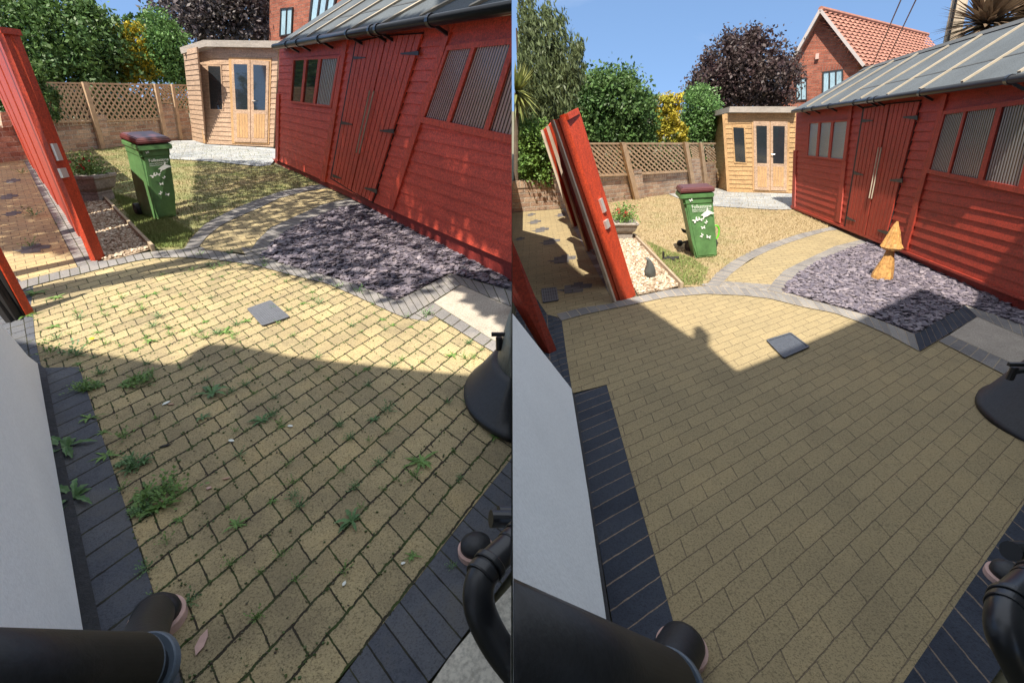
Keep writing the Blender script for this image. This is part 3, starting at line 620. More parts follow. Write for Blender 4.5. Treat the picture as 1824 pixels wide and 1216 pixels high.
PR=dict(label='long red timber shed with grey felt roof beside the clean patio, lower boards sunlit',
 base=[(1410,372),(1824,557)],wall=[(1413,368),(1824,533),(1824,140),(1419,200)],boards=17,
 plinth=[(1408,366),(1824,530),(1860,546),(1860,578),(1824,562),(1577,436),(1500,404),(1407,374)],plinthmat=M['reddk'],
 rail=[(1408,366),(1860,546),(1860,551),(1408,370)],
 battens=[[(1488,394),(1495,397),(1518,188),(1512,189)],[(1606,441),(1614,445),(1687,168),(1678,170)],[(1410,368),(1415,369),(1418,268),(1413,268)]],
 doors=[dict(c=[(1505,405),(1540,418),(1584,186),(1539,194)],hinges=[((1535.5,215.5),(1554,215),3),((1521,308),(1537,312),3),((1508,388),(1523,394),3)],handles=[((1565,263),(1548,353))],gap=[(1503,406),(1541,421),(1586,184),(1537,191)]),
  dict(c=[(1541,419),(1575,431),(1638,181),(1586,186)],hinges=[((1634,210),(1608,209),4),((1607,322),(1584,321),4),((1583,416),(1563,410),4)],handles=[((1570,263),(1552,354))],gap=[(1540,420),(1577,434),(1641,178),(1585,184)])],
 windows=[dict(frame=[(1438,277),(1503,284),(1511,216),(1442,220)],t=(.04,.05),mull=[(.26,.32),(.6,.66)],k=6,skew=2.,mat=[M['lattice']]),
  dict(frame=[(1655,302),(1900,350),(1945,170),(1682,204)],t=(.03,.07),mull=[(.215,.24),(.5,.54),(.77,.8)],k=9,mat=[M['reed']])],
 eave=[(1412,196),(1875,128)],ridge=[(1534,126),(1900,15)],ridge_back=1.15,ridgecap=True,
 rbat=[((1437,190),(1556,117)),((1463,185),(1592,108)),((1495,181),(1635,95)),((1533,175),(1690,81)),((1580,168.5),(1748,62)),((1638,158.5),(1824,42)),((1713.5,146),(1880,42)),((1815,128.5),(1890,80))],
 laps=[((1530,160),(1660,132)),((1660,132),(1830,92))],
 gutter=[(1412,199),(1875,131)],grad=.045,brackets=[.1,.18,.3,.45,.52,.55,.72,.93])
plR=shed('R',PR)
# ================================================================ SUMMERHOUSES
def summer(s,P):
    SIDE[0]=s; A=G(s,*P['f0']); B=G(s,*P['f1']); pl=Plane(A,B); C=G(s,*P['side0']); ps=Plane(C,A)
    r=root('summerhouse',A,P['label'],'summerhouse')
    def clad(pl_,c,n,mat,name):
        f=homog(UNIT,c); bm=bmesh.new()
        for i in range(n):
            v0,v1=i/n,(i+1)/n; q=[pl_.p(*f(0,v0),.02),pl_.p(*f(1,v0),.02),pl_.p(*f(1,v1),.004),pl_.p(*f(0,v1),.004)]; bm.faces.new([bm.verts.new(p) for p in q])
            q=[pl_.p(*f(0,v0),0),pl_.p(*f(1,v0),0),pl_.p(*f(1,v0),.02),pl_.p(*f(0,v0),.02)]; bm.faces.new([bm.verts.new(p) for p in q])
        b=[pl_.p(*q,-.0) for q in c]; prism(bm,b,[p-pl_.n*.04 for p in b]); return mk(name,bm,mat,r)
    clad(pl,P['front'],P['n'],P['mat'],'front_wall'); clad(ps,P['side'],P['n'],P['mat'],'side_wall')
    quads(pl,'corner_post',P['post'],-.01,.04,M['woodv'],r)
    wn=quads(pl,'window_frame',P['win_o'],.0,.03,P['mat'],r); quads(pl,'window_pane',P['win'],.02,.034,M['glass'],wn)
    quads(pl,'door_frame',P['dframe'],.0,.03,M['woodv'],r)
    for D in P['doors']:
        d=quads(pl,'door',D['o'],.028,.05,P['dmat'],r); quads(pl,'window_pane',D['g'],.04,.053,M['glass'],d)
        bm=bmesh.new(); f=homog(UNIT,D['p'])
        for i in range(4): pq(bm,pl,[f(i/4+.02,0),f((i+1)/4-.02,0),f((i+1)/4-.02,1),f(i/4+.02,1)],.045,.056)
        mk('door_panel',bm,M['woodv'],d)
        if 'h' in D:
            bm=bmesh.new(); tube(bm,[pl.p(*D['h'],.05),pl.p(*D['h'],.1),pl.p(D['h'][0]+6,D['h'][1],.1)],.012,6); mk('handle',bm,M['chrome'],d)
    # flat roof with fascia
    fa=P['fascia']; t0,t1,t2=ps.p(*fa[0],.12),pl.p(*fa[1],.2),pl.p(*fa[2],.2); h=P['fh']; bm=bmesh.new()
    up=Vector((0,0,h)); bk=-pl.n*2.2
    prism(bm,[t0,t1,t2,t2+bk,t0+bk*.8],[p-up for p in (t0,t1,t2,t2+bk,t0+bk*.8)]); mk('roof',bm,M['fascia'],r)
    fl=[pl.p(*q) for q in P['front'][:2]]; bm=bmesh.new(); q=[C,A,fl[1],fl[1]+bk,C+bk*.8]
    prism(bm,[p+Vector((0,0,1.6)) for p in q],[p-Vector((0,0,.05)) for p in q]) if False else None
    bb=[pl.p(*q)+bk for q in P['front']]; prism(bm,bb,[p+pl.n*.04 for p in bb]); bb=[ps.p(*P['side'][0]),ps.p(*P['side'][0])+bk*.8,ps.p(*P['side'][3])+bk*.8,ps.p(*P['side'][3])]; prism(bm,bb,[p+pl.d*.03 for p in bb])
    mk('back_wall',bm,P['mat'],r)
summer('L',dict(label='pale greyed pine summerhouse in the corner of the weedy garden',f0=(366,256),f1=(486,263),side0=(343,249),
 front=[(366,256),(487,262),(496,80),(350,84)],side=[(343,250),(366,256),(350,84),(326,90)],n=19,mat=M['woodL'],dmat=M['woodL'],post=[(362,255),(367,256.5),(352,86),(346.5,86)],
 win_o=[(373,197),(398,197.5),(394,116),(368,115.5)],win=[(375,194.4),(396,195),(392,118.6),(370.4,118)],dframe=[(413,256),(479,257.5),(483,104),(407,102)],
 doors=[dict(o=[(417,253),(446,254),(445,107),(412,106)],g=[(420.5,195),(441,195.5),(440,115),(416,114.5)],p=[(422,245),(442,246),(441,203),(421,202.5)]),
  dict(o=[(447,254),(476,254.5),(479,109),(446,107)],g=[(452,196),(472,196.5),(474,117),(451,115.5)],p=[(452,246),(471,246.5),(472,203.5),(452,203)],h=(449,180))],
 fascia=[(320,85),(362,71.5),(500,73)],fh=.16))
summer('R',dict(label='golden pine summerhouse with double doors in the corner of the clean garden',f0=(1298,342),f1=(1412,346),side0=(1278,335),
 front=[(1298,342),(1413,346),(1418,198),(1290,203)],side=[(1278,335),(1298,342),(1290,203),(1266.6,208)],n=17,mat=M['wood'],dmat=M['woodL'],post=[(1295,341),(1300,342.5),(1291,204),(1286.5,204)],
 win_o=[(1308,291),(1330,292),(1327,225),(1304,224)],win=[(1310,288),(1328,289.5),(1325,228),(1306,227)],dframe=[(1341,340),(1404.5,343.5),(1407,213),(1339,213)],
 doors=[dict(o=[(1344,338),(1371,339),(1371,216.5),(1342,216)],g=[(1348.5,290.5),(1366,291),(1366,224.5),(1347,224)],p=[(1349.5,333),(1366,333.5),(1366,297),(1349,296.5)]),
  dict(o=[(1372.5,339),(1401,340),(1403,217),(1372.5,216.5)],g=[(1377,291),(1396.5,292),(1398,225),(1377,224.5)],p=[(1377,332),(1396,333),(1396.5,297.5),(1377,297)],h=(1374.5,275))],
 fascia=[(1261.5,201),(1300,190),(1420,190)],fh=.17))
# ================================================================ GARDEN WALLS + TRELLIS
def wallquad(pl,c,o0,o1,mat,name,parent,per_u,per_v,rot=0):
    """brick faced block; uv in brick units measured on the wall"""
    bm=bmesh.new(); uvl=bm.loops.layers.uv.new('UVMap'); f=[pl.p(x,y,o1) for x,y in c]; fs=prism(bm,f,[p-pl.n*(o1-o0) for p in f])
    for q in bm.faces:
        for l in q.loops:
            d=l.vert.co-pl.a; l[uvl].uv=((d.dot(pl.d)+d.dot(pl.n))/per_u,(d.z-SL[SIDE[0]]*l.vert.co.y)/per_v)
    return mk(name,bm,mat,parent)
def gwall(s,base,P):
    SIDE[0]=s; pl=Plane(G(s,*base[0]),G(s,*base[1])); r=root('garden_wall',G(s,*base[0]),P['wl'],'wall')
    wallquad(pl,P['body'],-.2,0,M['wallbrick'],'wall',r,.115,.115)
    wallquad(pl,P['cope'],-.22,.015,M['soldier'],'coping',r,.115,.115)
    for c in P['piers']: wallquad(pl,c,-.1,.06,M['wallbrick'],'pier',r,.115,.115)
    t=root('trellis_fence',G(s,*base[0]),P['tl'],'trellis')
    for c in P['posts']: quads(pl,'post',c,.06,.14,M['trellis'],t)
    for c in P['rails']: quads(pl,'rail',c,.02,.06,M['trellis'],t)
    for c,n1 in P['lat']:
        f=homog(UNIT,c); bm=bmesh.new(); asp=P['asp']
        for sgn,o in ((1,.03),(-1,.042)):
            for k in range(-int(n1*asp)-1,n1+int(n1*asp)+2):
                # lines u = k/n1 + sgn*v*asp_local
                u0=k/n1; u1=u0+sgn*P['run']/ (n1/ P['nd']); a=[u0,0.]; b=[u1,1.]
                def cl(a,b):
                    t0,t1=0.,1.; du=b[0]-a[0]
                    if abs(du)<1e-9: return None
                    for lim,sg in ((0,1),(1,-1)):
                        tt=(lim-a[0])/du
                        if (du>0)==(sg>0): t0=max(t0,tt)
                        else: t1=min(t1,tt)
                    return (t0,t1) if t1>t0+.01 else None
                q=cl(a,b)
                if not q: continue
                pa=f(a[0]+(b[0]-a[0])*q[0],q[0]); pb=f(a[0]+(b[0]-a[0])*q[1],q[1]); bar(bm,pl.p(*pa,o),pl.p(*pb,o),.045,.011,pl.n)
        mk('lattice',bm,M['trellis'],t)
    return pl
plwL=gwall('L',[(115,273),(300,252)],dict(wl='old brick garden wall behind the patchy lawn, sunlit at its left end',tl='leaning tan trellis fence on the brick wall of the weedy garden',
 body=[(60,278),(115,273),(217,261),(345,250),(338,218),(288,218),(190,222),(60,226)],cope=[(60,226),(190,222),(338,219),(338,211),(190,214),(60,217)],
 piers=[[(179,268),(196,266),(189,205),(173,205)],[(298,252),(321,250),(312,185),(289,185)],[(322,250),(345,249),(335,196),(318,196)]],
 posts=[[(182,269),(190,268),(155.5,146),(147.5,146)],[(294,250),(300,249.5),(282,150),(275.5,149.5)],[(321,249),(326.5,249),(311,150.5),(306,150)]],
 rails=[[(80,149),(345,154),(345,151),(80,146)],[(92,219.5),(176,217.5),(176,214.5),(92,216.5)],[(176,217.5),(292,213.5),(292,210.5),(176,214.5)],[(290,184),(318,184),(317,181),(289,181)],[(317,197),(340,197),(340,194),(317,194)]],
 lat=[([(92,217),(172,216),(149,148),(82,147.5)],8),([(176,216),(290,212),(277,150.5),(156,148)],12),([(290,183),(316,183),(307,151.5),(283,151)],4),([(318,196),(340,196),(331,152),(312,151.5)],3)],asp=.7,run=.66,nd=8))
plwR=gwall('R',[(1085,361),(1276,335)],dict(wl='clean brick garden wall behind the parched lawn, fully sunlit',tl='leaning tan trellis fence on the brick wall of the clean garden',
 body=[(1050,366),(1085,361),(1188,347),(1285,335),(1276,308),(1230,311),(1121,318),(1050,320)],cope=[(1050,322),(1121,319),(1230,312),(1278,309),(1278,301),(1230,304.5),(1121,310.5),(1050,313)],
 piers=[[(1134,354),(1149,352),(1143,302),(1129,302)],[(1236,340),(1259,338),(1253,283),(1232,283)],[(1260,338),(1281,335),(1274,291),(1258,291)]],
 posts=[[(1132,356),(1140,355),(1115,254),(1107.5,254)],[(1233,330),(1239,329),(1226,253.5),(1220,253.5)],[(1256,330),(1262,329),(1252.5,254.5),(1247.5,254.5)]],
 rails=[[(1046,257.5),(1275,257.5),(1275,254.5),(1046,254.5)],[(1062,315),(1124,312.5),(1124,309.5),(1062,312)],[(1124,312.5),(1234,306),(1234,303),(1124,309.5)],[(1232,283),(1254,283),(1254,280.5),(1232,280.5)],[(1255,292),(1276,291),(1276,288.5),(1255,289)]],
 lat=[([(1064,312),(1122,310),(1108,257),(1050,257)],7),([(1125,309.5),(1230,304),(1221,257),(1116,257)],12),([(1234,282),(1252,282),(1248,257.5),(1228,257.5)],3),([(1260,290),(1276,289),(1272,257.5),(1255,257.5)],3)],asp=.7,run=.66,nd=8))
# low walls beyond the gates
SIDE[0]='L'; pl=Plane(G('L',-60,296),G('L',60,284)); r=root('brick_wall',G('L',30,287),'dark brick wall at the end of the side path, behind the leaning gate of the weedy garden','wall')
wallquad(pl,[(-80,298),(70,283),(62,222),(-80,226)],-.2,0,M['wallbrick'],'wall',r,.115,.115)
wallquad(pl,[(5,228),(22,226),(18,200),(0,200)],-.1,.05,M['wallbrick'],'pier',r,.115,.115)
SIDE[0]='R'; pl=Plane(G('R',912,378),G('R',1000,372)); r=root('brick_wall',G('R',950,376),'red brick wall closing the side path at the left edge of the clean garden','wall')
wallquad(pl,[(890,380),(1070,366),(1050,332),(981,333),(890,336)],-.2,0,M['wallbrick'],'wall',r,.115,.115)
wallquad(pl,[(890,336),(985,333),(983,320),(890,324)],-.22,.015,M['soldier'],'coping',r,.115,.115)
wallquad(pl,[(1000,372),(1016,371),(1000,302),(980,303)],-.1,.06,M['wallbrick'],'pier',r,.115,.115)
# ================================================================ LEANING RED GATES
def edge(s,bx,by,tx,ty):
    b=G(s,bx,by); return b,AT(tx,ty,b.y)
def gate(s,P):
    SIDE[0]=s; r=root('gate',G(s,*P['at']),P['label'],'gate',P.get('group'))
    for name,e0,e1,nb,mat,th in P['panels']:
        b0,t0=edge(s,*e0); b1,t1=edge(s,*e1); n=(b1-b0).cross(t0-b0).normalized()
        if n.dot(CAM-b0)<0: n=-n
        bm=bmesh.new()
        for i in range(nb):
            a,b=i/nb,(i+1)/nb; g=.04 if nb>1 else 0; lift=n*(.012*(i%2)) if nb>1 else Vector()
            q=[b0.lerp(b1,a+g/nb),b0.lerp(b1,b-g/nb),t0.lerp(t1,b-g/nb),t0.lerp(t1,a+g/nb)]; q=[x+lift for x in q]
            prism(bm,q,[x-n*th-lift for x in q])
        mk(name,bm,mat,r)
    for nm,(c,w_,h_),mat in P.get('bits',[]):
        b0,t0=edge(s,*P['front'][0]); b1,t1=edge(s,*P['front'][1]); n=(b1-b0).cross(t0-b0).normalized(); n=n if n.dot(CAM-b0)>0 else -n
        d=ray(*c); t=(b0+n*.02-CAM).dot(n)/d.dot(n); cpt=CAM+d*t; up=(t0-b0).normalized(); sd=up.cross(n)
        bm=bmesh.new(); box(bm,cpt,w_,.03,h_,Matrix((sd,n,up)).transposed()); mk(nm,bm,mat,r)
    return r
gate('L',dict(at=(178,463),label='leaning red board gate beside the gravel bed of the weedy garden',
 panels=[('boards',(48,282,-60,40),(172,466,14,60),9,M['redlit'],.03),('gate_post',(171,466,4,57),(188,459.5,34,61),1,M['redlit'],.06),('top_cap',(169,466,1,50),(189,459.5,35,52),1,M['redlit'],.0)][:2],
 front=[(171,466,4,57),(188,459.5,34,61)],bits=[('bolt',((101,271),.05,.16),M['chrome']),('latch',((113,308),.07,.09),M['chrome']),('post_cap',((17,56),.20,.05),M['redlit'])]))
gate('R',dict(at=(1128,528),label='leaning red board gate with scalloped pale topped panels beside the gravel of the clean garden',
 panels=[('boards',(1098,537,987,215),(1117,534,1007,207),3,M['redlit'],.03),('boards',(1063,444,985,216),(1102,515,990,214),4,M['redlit'],.03),('boards',(1036,400,978,226),(1061,442,985,214),3,M['redlit'],.03),('boards',(1020,375,971,232),(1034,399,976,224),2,M['redlit'],.03),
  ('gate_post',(1116,534,1005,203),(1133,526,1034,203),1,M['redlit'],.06),
  ('boards',(1050,447,977,225),(1060,444,985,215),1,M['redlit'],.03),('boards',(1024,404,968,232),(1034,401,976,225),1,M['redlit'],.03),
  ('edge_strip',(1096,540,985,213),(1099,539,988,215),1,M['feather'],.04),('edge_strip',(1048,449,976,224),(1051,448,978,225),1,M['feather'],.04),('edge_strip',(1023,406,966,231),(1024,405,968,232),1,M['feather'],.04)],
 front=[(1116,534,1005,203),(1133,526,1034,203)],bits=[('bolt',((1073,366),.05,.15),M['chrome']),('latch',((1081,399),.07,.09),M['chrome']),('post_cap',((1020,203),.22,.06),M['redlit'])]))
gate('L',dict(at=(50,561),label='half open red gate at the left edge above the white wall of the weedy yard',
 panels=[('gate_post',(48,563,-40,395),(62,558,-30,382),1,M['redlit'],.05),('boards',(20,575,-90,440),(47,561,-42,400),4,M['blackgap'],.04)],front=[(48,563,-40,395),(62,558,-30,382)]))  # near-black boards paint in the shaded back of this gate
gate('R',dict(at=(985,628),label='half open dark red gate by the white house wall of the clean yard',
 panels=[('gate_post',(979,630,868,420),(992,624,906,412),1,M['red'],.05),('boards',(960,618,850,430),(978,629,868,420),3,M['red'],.04)],front=[(979,630,868,420),(992,624,906,412)]))
# ================================================================ HOUSE WALLS BESIDE THE CAMERA
SIDE[0]='L'
A=G('L',67,650,.0); B=G('L',150,1123); pl=Plane(A,B)
r=root('house_wall',A,'white rendered house wall with black plinth along the left edge of the weedy yard','wall')
quads(pl,'wall',[(67,647),(108,880),(148,1123),(170,1260),(-700,1400),(-200,330),(0,574),(49,633)],-.1,.02,M['render'],r)
quads(pl,'plinth',[(67,645),(80,656),(140,930),(180,1120),(205,1260),(160,1260),(105,860)],-.12,-.03,M['bitumen'],r)
SIDE[0]='R'
A=G('R',1015,692); B=G('R',1087,1122); r=root('house_wall',A,'white rendered battered house wall with black plinth at the left edge of the clean yard','wall')
def lean_pt(base,px,py,up):  # wall leans towards the camera side
    return AT(px,py,up)
T1=AT(912,556,A.y-.25); n=(B-A).cross(T1-A).normalized(); n=n if n.dot(CAM-A)>0 else -n
def onw(px,py,o=0):
    d=ray(px,py); t=(A+n*o-CAM).dot(n)/d.dot(n); return CAM+d*t
bm=bmesh.new(); q=[onw(*p,.03) for p in ((1018,692),(1048,880),(1081,1110),(1096,1240),(880,1320),(880,512),(912,557))]; prism(bm,q,[p-n*.12 for p in q]); mk('wall',bm,M['render'],r)
bm=bmesh.new(); q=[onw(*p,.0) for p in ((1012,688),(1024,703),(1062,940),(1091,1120),(1110,1250),(1080,1250),(1040,860))]; prism(bm,q,[p-n*.08 for p in q]); mk('plinth',bm,M['bitumen'],r)
# ================================================================ BINS
def textmesh(txt,size):
    c=bpy.data.curves.new('t','FONT'); c.body=txt; c.size=size; o=bpy.data.objects.new('t',c); COL.objects.link(o)
    bpy.context.view_layer.update(); dg=bpy.context.evaluated_depsgraph_get(); me=bpy.data.meshes.new_from_object(o.evaluated_get(dg)); 
    V=[v.co.copy() for v in me.vertices]; Fc=[list(p.vertices) for p in me.polygons]; bpy.data.objects.remove(o); return V,Fc
def wbin(s,FL,FR,BL,FLt,FRt,BLt,label):
    SIDE[0]=s; fl,fr,bl=G(s,*FL),G(s,*FR),G(s,*BL); br=fr+bl-fl; flt,frt,blt=AT(*FLt,fl.y),AT(*FRt,fr.y),AT(*BLt,bl.y); brt=frt+blt-flt
    r=root('wheelie_bin',(fl+fr+bl+br)/4,label,'bin'); up=Vector((0,0,1))
    bm=bmesh.new(); 
    def ring(t,k=1.):
        q=[fl.lerp(flt,t),fr.lerp(frt,t),br.lerp(brt,t),bl.lerp(blt,t)]; c=sum(q,Vector())/4; return [c+(p-c)*k for p in q]
    L=[ring(0,.93),ring(.02,1),ring(.3,1.0),ring(.84,1.0),ring(.85,1.035),ring(.99,1.04)]; vv=[[bm.verts.new(p) for p in q] for q in L]
    for a,b in zip(vv,vv[1:]):
        for k in range(4): bm.faces.new((a[k],a[(k+1)%4],b[(k+1)%4],b[k]))
    bm.faces.new(vv[0][::-1]); bm.faces.new(vv[-1])
    bmesh.ops.bevel(bm,geom=[e for e in bm.edges if abs((e.verts[0].co-e.verts[1].co).normalized().z)>.7],offset=.035,segments=3,affect='EDGES')
    body=mk('body',bm,M['bin'],r)
    bm=bmesh.new(); q=ring(.99,1.12); prism(bm,q,[p-up*.07 for p in q]); bmesh.ops.bevel(bm,geom=bm.edges[:],offset=.012,segments=2,affect='EDGES'); mk('rim',bm,M['bin'],r)
    bm=bmesh.new(); q=ring(1.0,1.12); c=sum(q,Vector())/4; q=[p+up*.005 for p in q]; top=[c+(p-c)*.9+up*.075 for p in q]; mid=[c+(p-c)*1.0+up*.045 for p in q]
    vv=[[bm.verts.new(p) for p in x] for x in (q,mid,top)]
    for a,b in zip(vv,vv[1:]):
        for k in range(4): bm.faces.new((a[k],a[(k+1)%4],b[(k+1)%4],b[k]))
    bm.faces.new(vv[0][::-1]); bm.faces.new(vv[-1]); bmesh.ops.bevel(bm,geom=bm.edges[:],offset=.01,segments=2,affect='EDGES'); lid=mk('lid',bm,M['lid'],r)
    hx=(frt-flt).normalized()
    bm=bmesh.new(); p0=blt+up*.0; p1=brt+up*.0; o=(blt-flt).normalized()*.07; tube(bm,[p0,p0+o,p1+o,p1],.016,8); mk('handle',bm,M['lid'],r)
    for p,d in ((bl,-1),(br,1)):
        bm=bmesh.new(); c=p+up*.09+hx*.02*d; tube(bm,[c-hx*.03,c+hx*.03],.095,20); wh=mk('wheel',bm,M['rubber'],r)
        bm=bmesh.new(); tube(bm,[c-hx*.034,c+hx*.034],.035,12); mk('hub',bm,M['iron'],wh)
    uz=(flt-fl).normalized(); n=hx.cross(uz).normalized(); n=n if n.dot(CAM-fl)>0 else -n; Wd=(frt-flt).length; Ht=(flt-fl).length
    fp=lambda u,v: fl.lerp(flt,v)+(fr.lerp(frt,v)-fl.lerp(flt,v))*u
    bm=bmesh.new(); q=[fp(.12,.04)+n*.008,fp(.88,.04)+n*.008,fp(.90,.82)+n*.008,fp(.10,.82)+n*.008]; prism(bm,q,[p-n*.03 for p in q]); bmesh.ops.bevel(bm,geom=bm.edges[:],offset=.004,segments=2,affect='EDGES'); mk('front_panel',bm,M['bin'],body)
    def put(V,Fc,u,v,name):
        o=fl.lerp(flt,v)+(fr.lerp(frt,v)-fl.lerp(flt,v))*u+n*.022; bm=bmesh.new(); vs=[bm.verts.new(o+hx*a.x+uz*a.y) for a in V]
        for f in Fc:
            try: bm.faces.new([vs[i] for i in f])
            except Exception: pass
        mk(name,bm,M['print'],body)
    k=Wd/.5
    V,Fc=textmesh('Folkestone',.075*k); put(V,Fc,.2,.775,'lettering')
    V,Fc=textmesh('Hythe & Romney Marsh',.032*k); put(V,Fc,.2,.745,'lettering')
    V,Fc=textmesh('District Council',.032*k); put(V,Fc,.2,.72,'lettering')
    def fly(sz,a): 
        P=[(0,0),(.5,.55),(.95,.5),(.6,.05),(.8,-.45),(.3,-.5),(0,-.1),(-.3,-.5),(-.8,-.45),(-.6,.05),(-.95,.5),(-.5,.55)]
        return [Vector((x*sz*math.cos(a)-y*sz*math.sin(a),x*sz*math.sin(a)+y*sz*math.cos(a),0)) for x,y in P],[list(range(12))]
    for u,v,sz,a in ((.22,.9,.035,.3),(.26,.60,.06,.5),(.44,.61,.045,-.4),(.64,.56,.035,.7),(.50,.48,.042,.1),(.40,.36,.04,.9),(.66,.33,.045,-.3)): put(*fly(sz*k,a),u,v,'butterfly_print')
    B=[(0,0),(.09,.03),(.17,.1),(.16,.04),(.24,.02),(.34,-.02),(.2,-.03),(.1,-.06),(.02,-.07),(-.06,-.12),(-.02,-.05),(-.1,-.04)]
    put([Vector((x*k*.55,y*k*.9,0)) for x,y in B],[list(range(12))],.58,.70,'bird_print')
    return r
wbin('L',(279,393),(316,385),(251,384),(246,258),(301,254),(219,247),'green wheelie bin with maroon lid tilted on the grass of the weedy garden')
wbin('R',(1239,461),(1278,457),(1229,447),(1215,345),(1269,342),(1207,338),'green wheelie bin with maroon lid on the parched grass of the clean garden')
# ================================================================ PLANTERS
def planter(s,c0,wpx,py_rim,label,flabel):
    SIDE[0]=s; b=G(s,*c0); wm=wpx/F*b.y*1.02; top=AT(c0[0],py_rim,b.y); H=top.z-b.z; r=root('planter',b,label,'planter')
    bm=bmesh.new()
    prof=[(.62,.30),(.66,.34),(.60,.38),(.78,.5),(.88,.7),(.93,.86),(1.0,.87),(1.0,1.0),(.9,1.0),(.86,.92)]
    rings=[]
    for k,h in prof:
        q=[]
        for a,bb in ((-1,-1),(1,-1),(1,1),(-1,1)): q.append(bm.verts.new(b+Vector((a*wm/2*k,.26*bb*k+.2,H*h))))
        rings.append(q)
    for x,y in zip(rings,rings[1:]):
        for k in range(4): bm.faces.new((x[k],x[(k+1)%4],y[(k+1)%4],y[k]))
    bm.faces.new(rings[0][::-1]); bm.faces.new(rings[-1]); bmesh.ops.bevel(bm,geom=bm.edges[:],offset=.008,segments=1,affect='EDGES'); mk('trough',bm,M['planter'],r)
    bm=bmesh.new(); box(bm,b+Vector((0,.2,H*.15)),wm*.62,.34,H*.3); mk('plinth',bm,M['planter'],r)
    V=[];Fc=[]; V2=[];F2=[]
    cen=b+Vector((-.02,.2,H)); 
    for i in range(900):
        p=cen+Vector((random.gauss(0,.26)*wm,random.gauss(0,.11),abs(random.gauss(0,.13)))); 
        if (s=='L' and p.x>0) or (s=='R' and p.x<0): continue
        addleaf(V,Fc,p,random.uniform(.03,.055))
    fromarr('foliage',V,Fc,M['leaf_ivy'],kind=None,parent=None) if False else None
    q=root('bedding_plant',cen,flabel,'plant'); fromarr('foliage',V,Fc,M['weed'],parent=q)
    for i in range(7):
        p=cen+Vector((random.uniform(-.4,.35)*wm,random.uniform(-.14,.05),random.uniform(.1,.24))); V2=[];F2=[]
        for j in range(9): addleaf(V2,F2,p+Vector((random.gauss(0,.015),random.gauss(0,.015),random.gauss(0,.012))),.035)
        fromarr('flower',V2,F2,M['redfl'],parent=q)
def addleaf(V,Fc,p,sz,asp=.55,droop=None):
    b=len(V); n=Vector((random.gauss(0,1),random.gauss(0,1),random.gauss(0,1)))
    if droop is not None: d=(droop+n*.42).normalized()
    else: d=n.normalized()
    s_=d.cross(Vector((random.gauss(0,1),random.gauss(0,1),random.gauss(0,1)))).normalized()
    V+=[p-d*sz*.5,p+s_*sz*asp*.5-d*sz*.05,p+d*sz*.5,p-s_*sz*asp*.5-d*sz*.05]; Fc.append([b,b+1,b+2,b+3])
planter('L',(160,362),52,313,'weathered stone trough planter on a plinth behind the leaning gate of the weedy garden','red flowered bedding plant in the stone trough of the weedy garden')
planter('R',(1113,428),42,397,'pale stone trough planter behind the leaning gate of the clean garden','red flowered bedding plant in the stone trough of the clean garden')
# timber edging of the gravel beds
for s,a,b,lb in (('L',(174,341),(273,443),'thin timber edging board between gravel and lawn of the weedy garden'),('R',(1129,420),(1214,510),'thin timber edging board between gravel and lawn of the clean garden')):
    SIDE[0]=s; bm=bmesh.new(); bar(bm,G(s,*a,.03),G(s,*b,.03),.035,.09); props(mk('edging_board',bm,M['edge']),lb,'edging')
# ================================================================ DRAIN COVERS
def drain(s,q,lb,grid):
    SIDE[0]=s; bm=bmesh.new(); P=[G(s,*p,.016) for p in q]; prism(bm,P,[p-Vector((0,0,.012)) for p in P]); 
    r=mk('drain_cover',bm,M['griddark'] if grid else M['steel'],loc=sum(P,Vector())/4); props(r,lb,'drain cover')
    bm=bmesh.new(); P=[G(s,*p,.018) for p in q]
    for i in range(grid+1 if grid else 2):
        t=i/(grid or 1); bar(bm,P[0].lerp(P[1],t),P[3].lerp(P[2],t),.016,.008)
    for i in range(5 if grid else 2):
        t=i/(4 if grid else 1); bar(bm,P[0].lerp(P[3],t),P[1].lerp(P[2],t),.02,.008)
    mk('grid',bm,M['gridbar'] if grid else M['steel'],r)
drain('L',[(442,550),(481,536),(514,564),(468,579)],'square steel drain grid in the sunny weedy paving',12)
drain('R',[(1367,606),(1408,593),(1440,617),(1396,636)],'smooth grey square drain cover half in shade on the clean paving',0)
drain('R',[(965,515),(990,512),(994,534),(968,538)],'small dark drain cover beside the half open gate of the clean yard',6)
